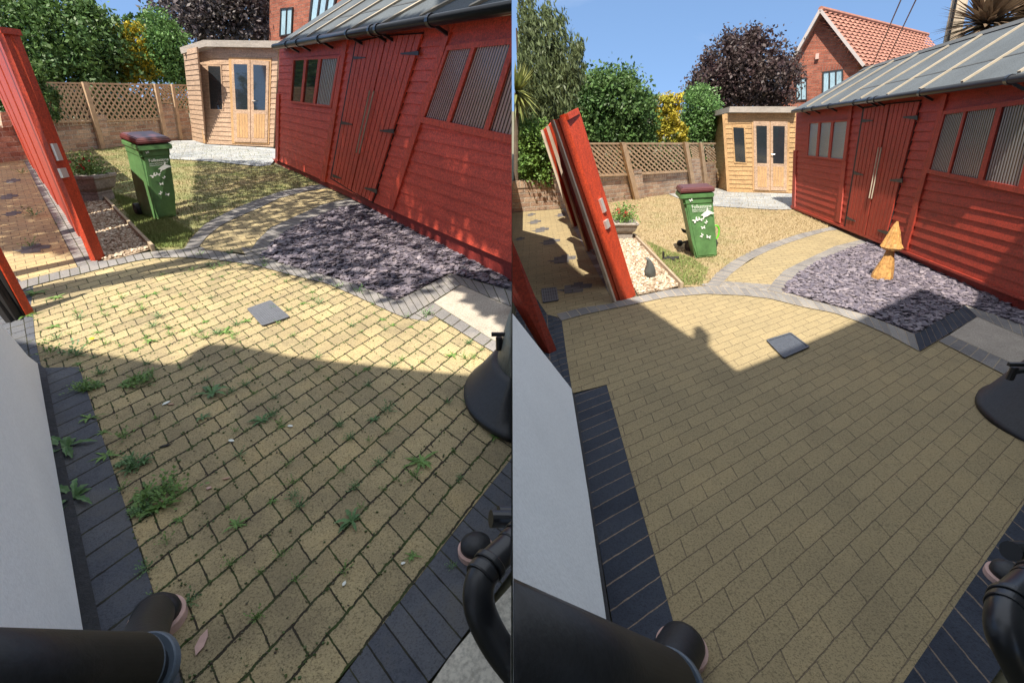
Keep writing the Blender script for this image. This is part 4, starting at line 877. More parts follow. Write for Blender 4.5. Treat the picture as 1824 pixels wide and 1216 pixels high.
# ================================================================ PIPES
def collar(bm,p,d,r0,l): tube(bm,[p-d*l/2,p-d*l*.35,p+d*l*.35,p+d*l/2],[r0*.96,r0,r0,r0*.96],48)
def pipe_left(s,ctr,lb,P):
    SIDE[0]=s; base=G(s,*ctr); r=root('soil_pipe',base,lb,'pipe'); y=base.y
    a=AT(*P['a'],P['ya']); b=AT(*P['b'],P['yb']); rad=P['r']; d=(b-a).normalized()
    bm=bmesh.new(); tube(bm,[a,b],rad,56); mk('pipe',bm,M['blackmat'],r,smooth=True)
    for k,e in ((.0,1.06),(.055,1.12)):
        bm=bmesh.new(); collar(bm,b+d*k*1.0,d,rad*.92*e,.028); mk('collar',bm,M['collar'],r)
    # bend down into the ground through a clay rimmed gully
    g=base; pts=[b-d*.02,b+d*.05,b.lerp(g,.45)+Vector((0,0,.02)),g+Vector((0,0,.05))]; bm=bmesh.new(); tube(bm,spline(pts,6),P['neck'],24); mk('neck',bm,M['blackmat'],r,smooth=True)
    bm=bmesh.new(); lathe(bm,g,[(P['rim'],.0),(P['rim'],.035),(P['rim']*.9,.04)],32); mk('clay_rim',bm,M['clay'],r,smooth=False)
    bm=bmesh.new(); lathe(bm,g,[(P['rim']*.88,.03),(P['rim']*.84,.06),(P['rim']*.66,.085),(P['rim']*.3,.098),(P['rim']*.05,.10)],32); mk('cap',bm,M['blackmat'],r,smooth=True)
pipe_left('L',(284,1108),'thick black soil pipe at the bottom left corner of the weedy yard',dict(a=(-260,1222),b=(232,1192),ya=.47,yb=.80,r=.082,rim=.092,neck=.062))
pipe_left('R',(1212,1162),'thick black soil pipe crossing the bottom left corner of the clean yard',dict(a=(850,1135),b=(1172,1228),ya=.66,yb=.98,r=.125,rim=.092,neck=.08))
def pipe_right(s,P,lb):
    SIDE[0]=s; base=G(s,*P['base']); r=root('downpipe_bend',base,lb,'pipe')
    pts=[AT(x,y,d) for x,y,d in P['path']]; pts=spline(pts,7); bm=bmesh.new(); tube(bm,pts,P['r'],24); mk('pipe',bm,M['blackpl'],r,smooth=True)
    for i in P['rings']:
        d=(pts[i+1]-pts[i]).normalized(); bm=bmesh.new(); collar(bm,pts[i],d,P['r']*1.16,.02); collar(bm,pts[i]+d*.03,d,P['r']*1.08,.03); mk('collar',bm,M['blackpl'],r,smooth=False)
    for x,y,rr,dd in P['caps']:
        c=AT(x,y,dd); bm=bmesh.new(); tube(bm,[c+Vector((-.03,0,.01)),c+Vector((.05,.02,-.01))],rr,16); mk('side_inlet',bm,M['blackpl'],r)
    c=G(s,*P['rim']); bm=bmesh.new(); lathe(bm,c,[(.075,0),(.075,.03),(.066,.035)],28); mk('clay_rim',bm,M['clay'],r)
    bm=bmesh.new(); lathe(bm,c,[(.064,.03),(.062,.06),(.03,.08)],24); mk('cap',bm,M['blackmat'],r,smooth=True)
pipe_right('L',dict(base=(850,1060),path=[(945,935,1.10),(905,975,1.02),(862,1020,.94),(853,1075,.88),(880,1140,.84),(925,1200,.80)],r=.040,rings=[4,12],caps=[(892,928,.026,1.15),(905,918,.022,1.18)],rim=(848,985)),'glossy black downpipe bend at the bottom right of the weedy yard')
pipe_right('R',dict(base=(1790,1090),path=[(1880,1000,1.10),(1830,1040,1.02),(1795,1075,.95),(1790,1125,.88),(1815,1180,.84),(1850,1250,.80)],r=.042,rings=[5,13],caps=[(1815,985,.03,1.15)],rim=(1790,1033)),'glossy black downpipe bend at the bottom right corner of the clean yard')
# ================================================================ RAIN BARRELS
def butt(s,c,lb,tap,R=.42):
    SIDE[0]=s; hs=.22 if s=='L' else .36; c=G(s,*c); x0=c.x; c=c+Vector((R,0,0)); r=root('rain_barrel',c,lb,'water butt'); rt=R-(AT(1805-1753+912,700,c.y).x if s=='R' else .19)
    bm=bmesh.new(); lathe(bm,c,[(R,.0),(R,.03),(R*.97,.04),(rt+.02,hs),(rt,hs+.02)],48); mk('stand',bm,M['blackmat'],r,smooth=True)
    bm=bmesh.new(); lathe(bm,c+Vector((-.06,0,0)),[(rt-.01,hs),(rt,hs+.2),(rt,.7),(rt*.95,.95),(rt*.9,.97)],48,lean=(.30,0)); mk('barrel',bm,M['barrel'],r,smooth=True)
    t=AT(*tap,c.y-.05); bm=bmesh.new(); tube(bm,[t+Vector((.14,.03,.0)),t],.016,8); tube(bm,[t+Vector((0,0,.03)),t-Vector((0,0,.05))],.02,8); box(bm,t+Vector((.0,0,.05)),.09,.02,.02); mk('tap',bm,M['iron'],r)
butt('L',(827,697),'wood effect rain barrel on a black stand at the right edge of the weedy patio',(889,609),.65)
butt('R',(1786,768),'wood effect rain barrel on a black stand at the right edge of the clean patio',(1804,662),.60)
# ================================================================ ORNAMENTS (right garden)
SIDE[0]='R'
b=G('R',1570,497); r=root('wooden_mushroom',b,'chainsaw carved golden wooden mushroom standing on the slate','ornament')
def prof_px(base,rows,n=20,wob=.0):
    """stack of rings given as (px left, px right, py)"""
    bm=bmesh.new(); rings=[]
    for x0,x1,y in rows:
        a,c=AT(x0,y,base.y),AT(x1,y,base.y); m=(a+c)/2; rr=(c-a).length/2
        rings.append([bm.verts.new(m+Vector((math.cos(2*math.pi*k/n)*rr*(1+wob*(k%2)+random.gauss(0,wob*.5)),math.sin(2*math.pi*k/n)*rr*.9*(1+wob*(k%2)+random.gauss(0,wob*.5)),random.gauss(0,wob*.04)))) for k in range(n)])
    for p,q in zip(rings,rings[1:]):
        for k in range(n): bm.faces.new((p[k],p[(k+1)%n],q[(k+1)%n],q[k]))
    bm.faces.new(rings[0][::-1]); bm.faces.new(rings[-1]); return bm
mk('stem',prof_px(b,[(1552,1587,498),(1555,1588,490),(1564,1590,475),(1573,1591,460),(1580,1592,445),(1584,1592,436)],14,.05),M['carve'],r)
mk('cap',prof_px(b,[(1574,1602,444),(1571.5,1604.5,440),(1576,1603,432),(1581,1602,422),(1586,1601,412),(1592,1600.5,402),(1597,1600,395)],26,.10),M['carve'],r)
b=G('R',1158,496); bm=prof_px(b,[(1152,1166,497),(1148,1168,489),(1147.5,1168,482),(1151,1165,473),(1152,1160,464),(1149,1155,459)],18); 
props(mk('goose_ornament',bm,M['ornament'],smooth=True),'dark grey goose shaped ornament on the gravel','ornament')
b=G('R',1195,463); r=root('garden_sprinkler',b,'small black sprinkler lying on the grass left of the bin','sprinkler')
bm=bmesh.new(); tube(bm,[b+Vector((-.12,0,.02)),b+Vector((.12,.02,.03))],.025,8); mk('body',bm,M['rubber'],r); bm=bmesh.new(); tube(bm,[b+Vector((.02,-.1,.02)),b+Vector((-.02,.1,.02))],.022,8); tube(bm,[b+Vector((-.12,0,.02)),b+Vector((-.13,0,.13))],.014,6); mk('arm',bm,M['rubber'],r)
b=G('R',1222,441); r=root('scooter',b,'black wheeled toy part sticking out behind the bin','toy')
k=b.y/F; bm=bmesh.new(); c=AT(1211,433,b.y); bmesh.ops.create_uvsphere(bm,u_segments=14,v_segments=10,radius=.052,matrix=Matrix.Translation(c)); mk('wheel',bm,M['rubber'],r,smooth=True)
bm=bmesh.new(); tube(bm,[AT(1213,433,b.y),AT(1235,426,b.y+.1)],.018,8); mk('axle',bm,M['rubber'],r)
bm=bmesh.new(); p=[AT(x,y,b.y+.1) for x,y in ((1214,407),(1217,414),(1228,418),(1235,420),(1227,412))]; prism(bm,p,[q+Vector((0,.05,0)) for q in p]); mk('footplate',bm,M['rubber'],r)
b=G('R',1273,442); bm=bmesh.new(); c=AT(1273,415,b.y+.35); tube(bm,[c+Vector((math.cos(a)*.075,0,math.sin(a)*.13)) for a in [2*math.pi*i/24 for i in range(25)]],.014,6,False); props(mk('green_hoop',bm,M['lime']),'lime green plastic hoop behind the right side of the bin','hoop')
# ================================================================ VEGETATION
def addleafs(V,Fc,side,n,ells,y,sz,asp=.55,droop=None,depth=1.,shell=.45):
    """ells: (px,py,rx,ry) clumps at distance y"""
    k=y/F; ar=[e[2]*e[3] for e in ells]; tot=sum(ar); clip_=0
    for (px,py,rx,ry),a_ in zip(ells,ar):
        c=AT(px,py,y); Rx,Rz=rx*k*1.05,ry*k*1.05; Ry=depth*(Rx+Rz)/2
        m=int(n*a_/tot); sub=[(random.gauss(0,1),random.gauss(0,1),random.gauss(0,1)) for _ in range(max(10,m//45))]
        sub=[Vector(q).normalized()*random.uniform(.55,1.02) for q in sub]
        for i in range(m):
            q=random.choice(sub)+Vector((random.gauss(0,.17),random.gauss(0,.17),random.gauss(0,.17)))
            p=c+Vector((q.x*Rx,q.y*Ry,q.z*Rz))
            if (side=='L' and p.x>-.15) or (side=='R' and p.x<.15): continue
            addleaf(V,Fc,p,sz*random.uniform(.45,1.75),asp,droop)
def tree(name,side,y,ells,n,sz,mat,lb,cat,trunk=None,group=None,droop=None,asp=.55,extra=None,core=True,depth=1.,sprigs=0):
    SIDE[0]=side; px=sum(e[0] for e in ells)/len(ells); c=AT(px,ells[0][1],y); zb=zg(side,y)
    r=root(name,(c.x,y,zb),lb,cat,group); V=[];Fc=[]
    addleafs(V,Fc,side,n,ells,y,sz,asp,droop,depth)
    if sprigs:   # thin shoots standing out of the crown
        for i in range(sprigs):
            e=random.choice(ells); a=random.uniform(.35,math.pi-.35); k=y/F; p=AT(e[0]+math.cos(a)*e[2]*.95,e[1]-math.sin(a)*e[3]*.95,y+random.uniform(-.5,.5)); d=Vector((math.cos(a)*.5,0,1)).normalized(); L=random.uniform(.3,.9)*e[3]*k*.45
            for j in range(int(9)): 
                q=p+d*L*j/8+Vector((random.gauss(0,.03),random.gauss(0,.03),0))
                if (side=='L' and q.x>-.15) or (side=='R' and q.x<.15): continue
                addleaf(V,Fc,q,sz*.9,asp,droop)
    fromarr('crown',V,Fc,mat,parent=r)
    if core:   # limbs and trunk
        bm=bmesh.new(); t0=Vector((c.x if trunk is None else AT(trunk,300,y).x,y+.9,zb-.2)); top=c
        for e in ells[:6]:
            q=AT(e[0],e[1],y); pts=spline([t0,t0.lerp(q,.5)+Vector((random.uniform(-.2,.2),0,.3)),q],4); tube(bm,pts,[.10*(1-.75*i/(len(pts)-1))*min(1,y/18) for i in range(len(pts))],7)
        mk('trunk',bm,M['bark'],r)
    return r
# --- left garden
tree('ivy_hedge','L',19.2,[(20,70,70,75),(70,40,65,55),(120,60,60,60),(165,80,50,55),(50,120,60,45),(120,125,60,35),(182,118,30,34),(-20,120,50,60),(150,30,22,22)],28900,0.122,M['leaf_ivy'],'big dark green leafy bush behind the trellis at the left edge of the weedy garden','bush',sprigs=24)
tree('climbing_plant','L',14.6,[(75,150,14,26),(92,185,8,28),(70,205,10,22)],1530,0.086,M['leaf_ivy'],'ragged climber hanging over the left end of the trellis, weedy garden','climber',core=False)
tree('golden_shrub','L',20,[(216,70,20,18),(243,64,16,18),(232,94,26,22),(246,118,30,20),(226,132,26,14)],7140,0.094,M['leaf_yel'],'golden yellow shrub behind the trellis of the weedy garden','shrub',sprigs=8,core=False,depth=.5)
tree('conifer_shrub','L',20.5,[(285,72,26,40),(305,95,24,42),(282,115,20,30),(318,118,12,26)],11900,0.086,M['leaf_con'],'bright green feathery conifer left of the greyed summerhouse','conifer',sprigs=10,core=False)
tree('plum_tree','L',25,[(320,15,38,42),(370,20,50,50),(430,15,50,52),(465,35,35,35),(400,-40,80,50),(345,55,35,18),(478,50,18,18)],22100,0.144,M['leaf_plumL'],'silvery plum leaved tree behind the greyed summerhouse','tree',sprigs=30)
tree('laurel_bush','L',21,[(190,40,14,16),(232,40,10,14),(258,45,14,14)],1190,0.115,M['leaf_ivy'],'thin leafy shoots against the small sky gap, weedy garden','bush',core=False)
tree('dark_hedge','L',21.5,[(250,160,110,50),(120,170,100,45),(250,215,110,40),(120,215,100,40)],10200,0.144,M['leaf_ivy'],'dark hedge showing through the trellis of the weedy garden','hedge',core=False)
# --- right garden
tree('willow_tree','R',15,[(920,50,32,55),(950,120,52,60),(975,60,26,34),(930,180,45,60),(985,180,45,60),(1005,120,24,45),(1030,105,9,22),(960,225,40,30)],25500,0.115,M['leaf_will'],'tall drooping willow like tree at the left edge of the clean garden','tree',droop=Vector((.3,0,-1)),asp=.28,sprigs=26)
tree('palm_plant','R',13.5,[(925,170,14,20)],10,.3,M['leaf_palm'],'yellowed palm tuft below the willow like tree','palm',core=False)
tree('conifer_hedge','R',13.5,[(925,245,40,32),(955,265,38,38),(925,295,45,35),(968,305,26,28)],15300,0.072,M['leaf_hedge'],'lime green conifer hedge above the red brick wall of the side path','hedge',core=False)
tree('ivy_bush','R',19.5,[(1050,175,48,40),(1090,185,50,48),(1030,215,42,45),(1125,200,38,40),(1146,225,26,28),(1085,235,60,28),(1110,150,20,14)],25500,0.108,M['leaf_ivy'],'big ivy green bush behind the trellis of the clean garden','bush',sprigs=22)
tree('golden_shrub','R',20.2,[(1176,188,20,16),(1198,188,16,16),(1188,212,20,20),(1208,238,18,14),(1180,232,14,14)],6460,0.086,M['leaf_yel'],'golden yellow shrub behind the trellis of the clean garden','shrub',sprigs=8,core=False,depth=.5)
tree('conifer_shrub','R',21,[(1238,190,22,30),(1255,212,24,34),(1236,228,18,26),(1266,232,10,20)],11050,0.079,M['leaf_con'],'bright green feathery conifer left of the golden summerhouse','conifer',sprigs=10,core=False)
tree('plum_tree','R',25,[(1265,150,34,36),(1300,120,42,46),(1345,125,48,50),(1380,150,34,40),(1320,90,28,28),(1290,170,45,22),(1360,175,45,20)],25500,0.122,M['leaf_plum'],'dark plum leaved tree standing behind the golden summerhouse','tree',sprigs=80)
tree('dark_hedge','R',21.8,[(1100,265,70,45),(1210,265,80,40),(1100,310,70,35),(1210,310,80,35)],10200,0.144,M['leaf_ivy'],'dark hedge showing through the trellis of the clean garden','hedge',core=False)
def spiky(side,y,px,py,R,n,mat,lb,name='cordyline',w_=.045):
    SIDE[0]=side; c=AT(px,py,y); r=root(name,(c.x,c.y,zg(side,y)),lb,'plant'); V=[];Fc=[]; L=R/F*y
    for i in range(n):
        d=Vector((random.gauss(0,1),random.gauss(0,1),random.gauss(.15,1))).normalized(); s_=d.cross(Vector((0,0,1))).normalized()*w_; l=L*random.uniform(.7,1.1); b=len(V)
        p1=c+d*l*.5; p2=c+d*l+Vector((0,0,-.12*l*(1-d.z)))
        V+=[c-s_*.5,c+s_*.5,p1+s_,p1-s_,p2]; Fc+=[[b,b+1,b+2,b+3],[b+3,b+2,b+4]]
    V=[v if (v.x>.05 if side=='R' else v.x<-.05) else Vector((.05 if side=='R' else -.05,v.y,v.z)) for v in V]
    fromarr('leaves',V,Fc,mat,parent=r)
    bm=bmesh.new(); tube(bm,[Vector((c.x,c.y,zg(side,y)-.2)),c],[.07,.05],8); mk('trunk',bm,M['bark'],r)
spiky('R',11,1757,45,72,330,M['leaf_cord'],'bronze spiky cordyline head rising behind the shed roof')
spiky('R',11.5,1822,28,62,260,M['leaf_cord'],'second bronze cordyline head at the top right corner')
spiky('R',13,920,165,46,200,M['leaf_palm'],'yellowed spiky palm tuft at the left edge of the clean garden','palm_tuft',.03)
# ================================================================ HOUSES BEHIND
def plane_uv(bm,pl,per):
    uvl=bm.loops.layers.uv.verify()
    for f in bm.faces:
        for l in f.loops:
            d=l.vert.co-pl.a; l[uvl].uv=((d.dot(pl.d)+d.dot(pl.n))/per,l.vert.co.z/per)
SIDE[0]='R'; Y0=27
A=AT(1462,23,Y0); El=AT(1400,133,Y0+.8); Er=AT(1531,108,Y0-.9); pl=Plane(El,Er); A=pl.p(1462,25); R_=AT(1648,75,Y0+9)
r=root('brick_house',(El.x,El.y,-1.2),'red brick house with terracotta tiled gable behind the long shed','house')
bl,brr=El.copy(),Er.copy(); bl.z=brr.z=-1.2; dd=R_-A; dd.z=0
bm=bmesh.new(); A2=A-Vector((0,0,.25)); q=[bl,brr,Er,A2,El]; prism(bm,q,[p+Vector((0,0,0))+dd for p in q]); plane_uv(bm,pl,.11); mk('wall',bm,M['housebrick'],r)
Rg=A+dd; 
def roofslab(a,b,c,d,up=.12):
    bm=bmesh.new(); prism(bm,[a,b,c,d],[p-Vector((0,0,up)) for p in (a,b,c,d)]); return bm
ov=pl.n*.3; sA=A+ov+Vector((0,0,.1)); eR=Er+(Er-A).normalized()*.35+ov; eL=El+(El-A).normalized()*.4+ov
bm=bmesh.new(); nr=14
for i in range(nr):   # courses of tiles stepping down the slope
    a,b=i/nr,(i+1)/nr; p=sA.lerp(eR,a); q=sA.lerp(eR,b)+Vector((0,0,.0)); 
    for j in range(26):
        u0,u1=j/26,(j+1)/26; bump_=Vector((0,0,.10)); m=(u0+u1)/2
        quad=[p+dd*u0+Vector((0,0,.0)),p+dd*m+bump_*.6,p+dd*u1,q+dd*u1+Vector((0,0,.07)),q+dd*m+bump_*.6+Vector((0,0,.07)),q+dd*u0+Vector((0,0,.07))]
        vs=[bm.verts.new(x) for x in quad]; bm.faces.new((vs[0],vs[1],vs[4],vs[5])); bm.faces.new((vs[1],vs[2],vs[3],vs[4]))
    e0=[q,q+dd,q+dd+Vector((0,0,.07)),q+Vector((0,0,.07))]; bm.faces.new([bm.verts.new(x) for x in e0])
prism(bm,[sA,sA+dd,eL+dd,eL],[x-Vector((0,0,.1)) for x in (sA,sA+dd,eL+dd,eL)]); rf=mk('roof',bm,M['tile'],r)
bm=bmesh.new(); bar(bm,sA+ov*.1,eR+ov*.1,.12,.24,pl.n); bar(bm,sA+ov*.1,eL+ov*.1,.12,.24,pl.n); mk('verge_board',bm,M['verge'],rf)
bm=bmesh.new(); tube(bm,[sA+Vector((0,0,.05)),sA+dd+Vector((0,0,.05))],.12,8); mk('ridge_tiles',bm,M['tile'],rf)
bm=bmesh.new(); tube(bm,[eR-ov,eR+dd],.09,8); mk('gutter',bm,M['winframe'],rf)
def hwin(pl,c,nd,parent,head=True):
    f=homog(UNIT,c); bm=bmesh.new(); t=.07; th=.05
    pq(bm,pl,[f(0,0),f(1,0),f(1,th),f(0,th)],0,.05);pq(bm,pl,[f(0,1-th),f(1,1-th),f(1,1),f(0,1)],0,.05)
    for i in range(nd+1): u=i/nd*(1-t); pq(bm,pl,[f(u,th),f(u+t,th),f(u+t,1-th),f(u,1-th)],0,.05)
    w_=mk('window',bm,M['winframe'],parent)
    for i in range(nd): pq_=[f(i/nd*(1-t)+t,th),f((i+1)/nd*(1-t),th),f((i+1)/nd*(1-t),1-th),f(i/nd*(1-t)+t,1-th)]; bm=bmesh.new(); pq(bm,pl,pq_,0,.02); mk('pane',bm,M['curtain'],w_)
    if head: wallquad(pl,[f(-.05,1.0),f(1.05,1.0),f(1.08,1.2),f(-.08,1.2)],0,.015,M['soldierh'],'window_head',parent,.11,.11)
M['soldierh']=bricks('red_soldier_head',(.25,.07,.045),(.33,.11,.07),(.28,.2,.16),1,30,0,.1,.3,.01,grain=20)
hwin(pl,[(1418,180),(1437,179),(1437,138),(1418,139)],2,r); hwin(pl,[(1464,172),(1502,168),(1502,123),(1465,128)],3,r)
bm=bmesh.new(); pq(bm,pl,[(1452,106),(1458,105),(1459,95),(1453,96)],0,.12); mk('alarm_box',bm,M['clay'],r)
# left
SIDE[0]='L'; pl=Plane(AT(484,70,24),AT(640,70,20)); r=root('brick_house',AT(484,70,24),'shaded dark brick house behind the red shed of the weedy garden','house')
bm=bmesh.new(); q=[pl.p(*p) for p in ((479,110),(700,110),(700,-220),(483,-200))]; prism(bm,q,[p-pl.n*5 for p in q]); plane_uv(bm,pl,.11); mk('wall',bm,M['housebrick'],r)
hwin(pl,[(497,66),(519,62),(521,13),(499,15)],2,r,False); hwin(pl,[(549,40),(592,34),(600,-14),(554,-8)],3,r,False)
bm=bmesh.new(); q=[AT(x,y,26) for x,y in ((440,80),(482,80),(482,55),(452,60))]; prism(bm,q,[p+Vector((0,3,1)) for p in q]); mk('low_roof',bm,M['tile'],r)
# pole and cables
SIDE[0]='R'; b=AT(1693,85,13); t=AT(1716,-30,13); bse=b-(t-b).normalized()*3.2
r=root('telegraph_pole',bse,'leaning wooden telegraph pole behind the ridge of the long shed','pole'); bm=bmesh.new(); tube(bm,[bse,b,t],[.17,.15,.14],14); mk('pole',bm,M['pole'],r,smooth=True)
bm=bmesh.new(); o=Vector((-.14,-.08,0)); tube(bm,[bse+o,b+o,t+o],.025,6); mk('cable_guard',bm,M['blackpl'],r)
bm=bmesh.new(); tube(bm,[AT(1553,120,26),AT(1607,-5,15)],.018,5); props(mk('overhead_cable',bm,M['blackpl']),'left of the two overhead cables running down to the tiled house','cable')
bm=bmesh.new(); tube(bm,[AT(1578,112,26),AT(1634,-5,15)],.018,5); props(mk('overhead_cable',bm,M['blackpl']),'right of the two overhead cables running down to the tiled house','cable')
# ================================================================ WEEDS (left garden)
def rosette(n,l,wd,lift=.5,ser=True):
    bm=bmesh.new()
    for i in range(n):
        a=2*math.pi*i/n+random.uniform(-.6,.6); L=l*random.uniform(.35,1.15); d=Vector((math.cos(a),math.sin(a),0)); s_=Vector((-d.y,d.x,0))*random.uniform(.6,1.2); up=random.uniform(.2,1)*lift; K=7; prev=None
        for k in range(K+1):
            t=k/K; w_=wd*math.sin(math.pi*(t*.85+.1))*(1.25 if (k%2 and ser) else .75); c=d*L*t+Vector((0,0,L*up*math.sin(math.pi*t*.8)*.6+.004)); v=(bm.verts.new(c-s_*w_+Vector((0,0,w_*.3))),bm.verts.new(c),bm.verts.new(c+s_*w_+Vector((0,0,w_*.3))))
            if prev: bm.faces.new((prev[0],prev[1],v[1],v[0])); bm.faces.new((prev[1],prev[2],v[2],v[1]))
            prev=v
    return bm
def sprig(n,l):
    bm=bmesh.new()
    for i in range(n):
        a=random.uniform(0,6.28); el=random.uniform(.1,1.2); d=Vector((math.cos(a)*math.cos(el),math.sin(a)*math.cos(el),math.sin(el))); L=l*random.uniform(.4,1.1); s_=Vector((-math.sin(a),math.cos(a),0))
        for j in range(4):
            p=d*L*(j+1)/4; q=(d+s_*random.uniform(-1,1)+Vector((0,0,random.uniform(-.3,.5)))).normalized(); z=L*.26; t=q.cross(Vector((0,0,1))).normalized()*z*.32
            bm.faces.new([bm.verts.new(x) for x in (p,p+q*z*.5+t,p+q*z,p+q*z*.5-t)])
        t=s_*.0015; bm.faces.new([bm.verts.new(x) for x in (-t,t,d*L+t,d*L-t)])
    return bm
def tuft(n,l):
    bm=bmesh.new()
    for i in range(n):
        a=random.uniform(0,6.28); d=Vector((math.cos(a),math.sin(a),random.uniform(.3,1.5))).normalized(); L=l*random.uniform(.5,1.1); s_=Vector((-math.sin(a),math.cos(a),0))*.002; m=d*L*.6; e=d*L+Vector((0,0,-.2*L))
        bm.faces.new([bm.verts.new(x) for x in (-s_,s_,m+s_,m-s_)]); bm.faces.new([bm.verts.new(x) for x in (m-s_,m+s_,e)])
    return bm
def clump():
    bm=bmesh.new()
    for i in range(15):
        b2=rosette(9,random.uniform(.2,.45),.04,random.uniform(.4,1.1)) if i%3 else sprig(12,.5); me=bpy.data.meshes.new('tmp'); bmesh.ops.translate(b2,verts=b2.verts[:],vec=Vector((random.uniform(-.5,.5),random.uniform(-.45,.45),random.uniform(0,.05)))); b2.to_mesh(me); b2.free(); bm.from_mesh(me); bpy.data.meshes.remove(me)
    return bm
protos={}
for k,(f,mt) in {'r1':(lambda:rosette(11,1,.085),'weed'),'r2':(lambda:rosette(8,1,.12,.8),'weedb'),'r3':(lambda:rosette(14,1,.08,.3),'weed'),'s1':(lambda:sprig(14,1),'weed'),'s2':(lambda:sprig(22,1),'weedb'),'t1':(lambda:tuft(30,1),'weed'),'c1':(clump,'weed'),'c2':(clump,'weedb')}.items():
    me=bpy.data.meshes.new('weed'); bm=f(); bm.to_mesh(me); bm.free(); me.materials.append(M[mt]); protos[k]=me
def weed(kind,px,py,rp,lb,grp):
    g=G('L',px,py,.006); sc_=rp/F*(g-CAM).length
    if g.x>-.06: return
    o=bpy.data.objects.new('weed',protos[kind]); COL.objects.link(o); o.location=g; o.rotation_euler=(0,0,random.uniform(0,6.28)); o.scale=(sc_,sc_,sc_*.8); props(o,lb,'weed',grp)
big=[('c1',285,888,58,'largest serrated weed clump near the lower left of the weedy paving'),('c2',258,908,28,'broad leaved weed at the left foot of the largest clump'),('c1',245,681,34,'spreading serrated weed below the shadow edge left of centre'),
 ('r2',378,702,28,'blue green upright weed in the shaded paving, left of centre'),('r3',750,822,34,'star shaped bright weed left of the rain barrel'),('s1',737,850,24,'leggy weed just under the star shaped bright weed'),
 ('r2',627,927,28,'dark dandelion like weed near the lower middle'),('r3',421,934,20,'small pale rosette weed near the lower middle left'),('r2',467,750,20,'bluish frilly rosette beside a white scrap'),('s1',499,757,18,'yellow green sprig right of the bluish frilly rosette'),
 ('r2',118,795,36,'long leaved weed at the white wall, on the charcoal border'),('r2',133,885,38,'lower long leaved weed at the white wall, on the charcoal border'),('c2',235,828,36,'sprawling clover like weed between border and large clump'),('s1',222,782,24,'pale upright sprig near the charcoal border'),
 ('r3',190,812,20,'star weed on the joint of border and yellow blocks'),('c1',156,690,28,'straggling weed at the top end of the charcoal border'),('r1',160,745,20,'flat weed across the charcoal border blocks'),('s1',305,598,14,'sprig by the drain side of the sunny paving')]
for k,x,y,rp,lb in big: weed(k,x,y,rp,lb,None)
med=[
 ('s2',690,731,18,'feathery weed of the shaded right half of the weedy paving, left of its rosette neighbour'),
 ('r2',667,748,13,'small dark rosette touching the feathery weed, right half of the shaded paving'),
 ('s1',658,786,12,'little sprig midway between dark rosette and star shaped weed'),
 ('s1',645,905,14,'sprig just above the dark dandelion like weed'),
 ('r3',400,592,15,'pale star weed at the top of the shadow bulge'),
 ('s2',570,540,14,'feathery weed right of the drain grid on the sunny paving'),
 ('r1',268,608,16,'flat green weed right of the yellow dandelion flower'),
 ('s1',350,600,14,'sprig halfway along the shadow bulge, on the sunny side'),
 ('r3',735,990,16,'fern like little weed beside the lower right charcoal border'),
 ('s1',295,965,18,'leggy sprig below the largest serrated clump'),
 ('s2',805,1010,12,'clover like weed on the charcoal border beside the downpipe bend'),
 ('t1',370,930,22,'grassy tuft left of the pale rosette, lower weedy paving'),
 ('r1',60,524,22,'flat weed by the foot of the half open gate, upper one'),
 ('r3',45,562,18,'weed at the very foot of the half open gate'),
 ('r3',805,633,16,'bright yellow green weed on the sunny paving near the rain barrel'),
 ('s1',830,640,18,'sprig right of the bright yellow green weed near the rain barrel'),
 ('s2',760,560,16,'straggling weed at the corner of the stone slab border'),
 ('s1',90,630,24,'leggy weed at the corner of the white wall, left one'),
 ('s2',130,632,22,'feathery weed at the corner of the white wall, right one'),
 ('s1',415,605,16,'sprig right under the pale star weed at the shadow bulge'),
 ('t1',345,720,16,'grass like tuft left of the blue green upright weed'),
 ('r2',360,745,14,'rosette directly below the blue green upright weed'),
 ('s1',520,862,16,'sprig in the middle of the shaded paving, upper of a pair'),
 ('s2',525,885,16,'feathery weed in the middle of the shaded paving, lower of a pair'),
 ('s1',420,770,13,'sprig just above the grey white scrap'),
 ('r3',100,530,14,'star weed right of the half open gate foot'),
 ('s1',620,785,9,'tiny leggy weed left of the sprig above the star shaped weed'),
 ('s2',838,720,16,'feathery weed leaning on the black barrel stand'),
 ('s1',845,640,14,'sprig nearest to the barrel tap'),
 ('s2',640,520,14,'feathery weed on the kerb arc below the slate bed'),
 ('s1',600,512,12,'sprig on the kerb arc left of the feathery one below the slate'),
 ('s1',470,468,12,'sprig where the kerb arc meets the slate bed tip'),
 ('s2',410,452,12,'feathery weed on the kerb arc at the mouth of the curved path'),
 ('s1',355,455,12,'sprig at the left mouth of the curved path'),
 ('t1',115,325,14,'grass tuft poking out under the leaning gate boards'),
 ('s1',40,310,12,'sprig far up the side path near the dark brick wall'),
 ('t1',100,400,28,'tall grassy tuft along the side path border'),
 ('s2',60,385,16,'feathery weed in the middle of the side path'),
 ('s1',55,440,16,'leggy weed on the grey inset of the side path'),]
for k,x,y,rp,lb in med: weed(k,x,y,rp,lb,'medium weeds in the paving joints')
cnt=0
while cnt<235:
    a=random.randint(-16,26); bb=random.randint(-4,26); 
    x,y=YL.px(a+random.uniform(-.1,.1),bb+random.uniform(-.06,.06))
    if 0<x<905 and 470<y<1120 and inpoly(x,y,pavL) and not(y>700 and random.random()<.55):
        weed(random.choice(['s1','s2','r3','t1','s1']),x,y,random.uniform(7,15)*(.7+.5*(y-450)/500),'tiny green weed sprouting from a joint of the weedy paving','tiny weeds in the paving joints'); cnt+=1
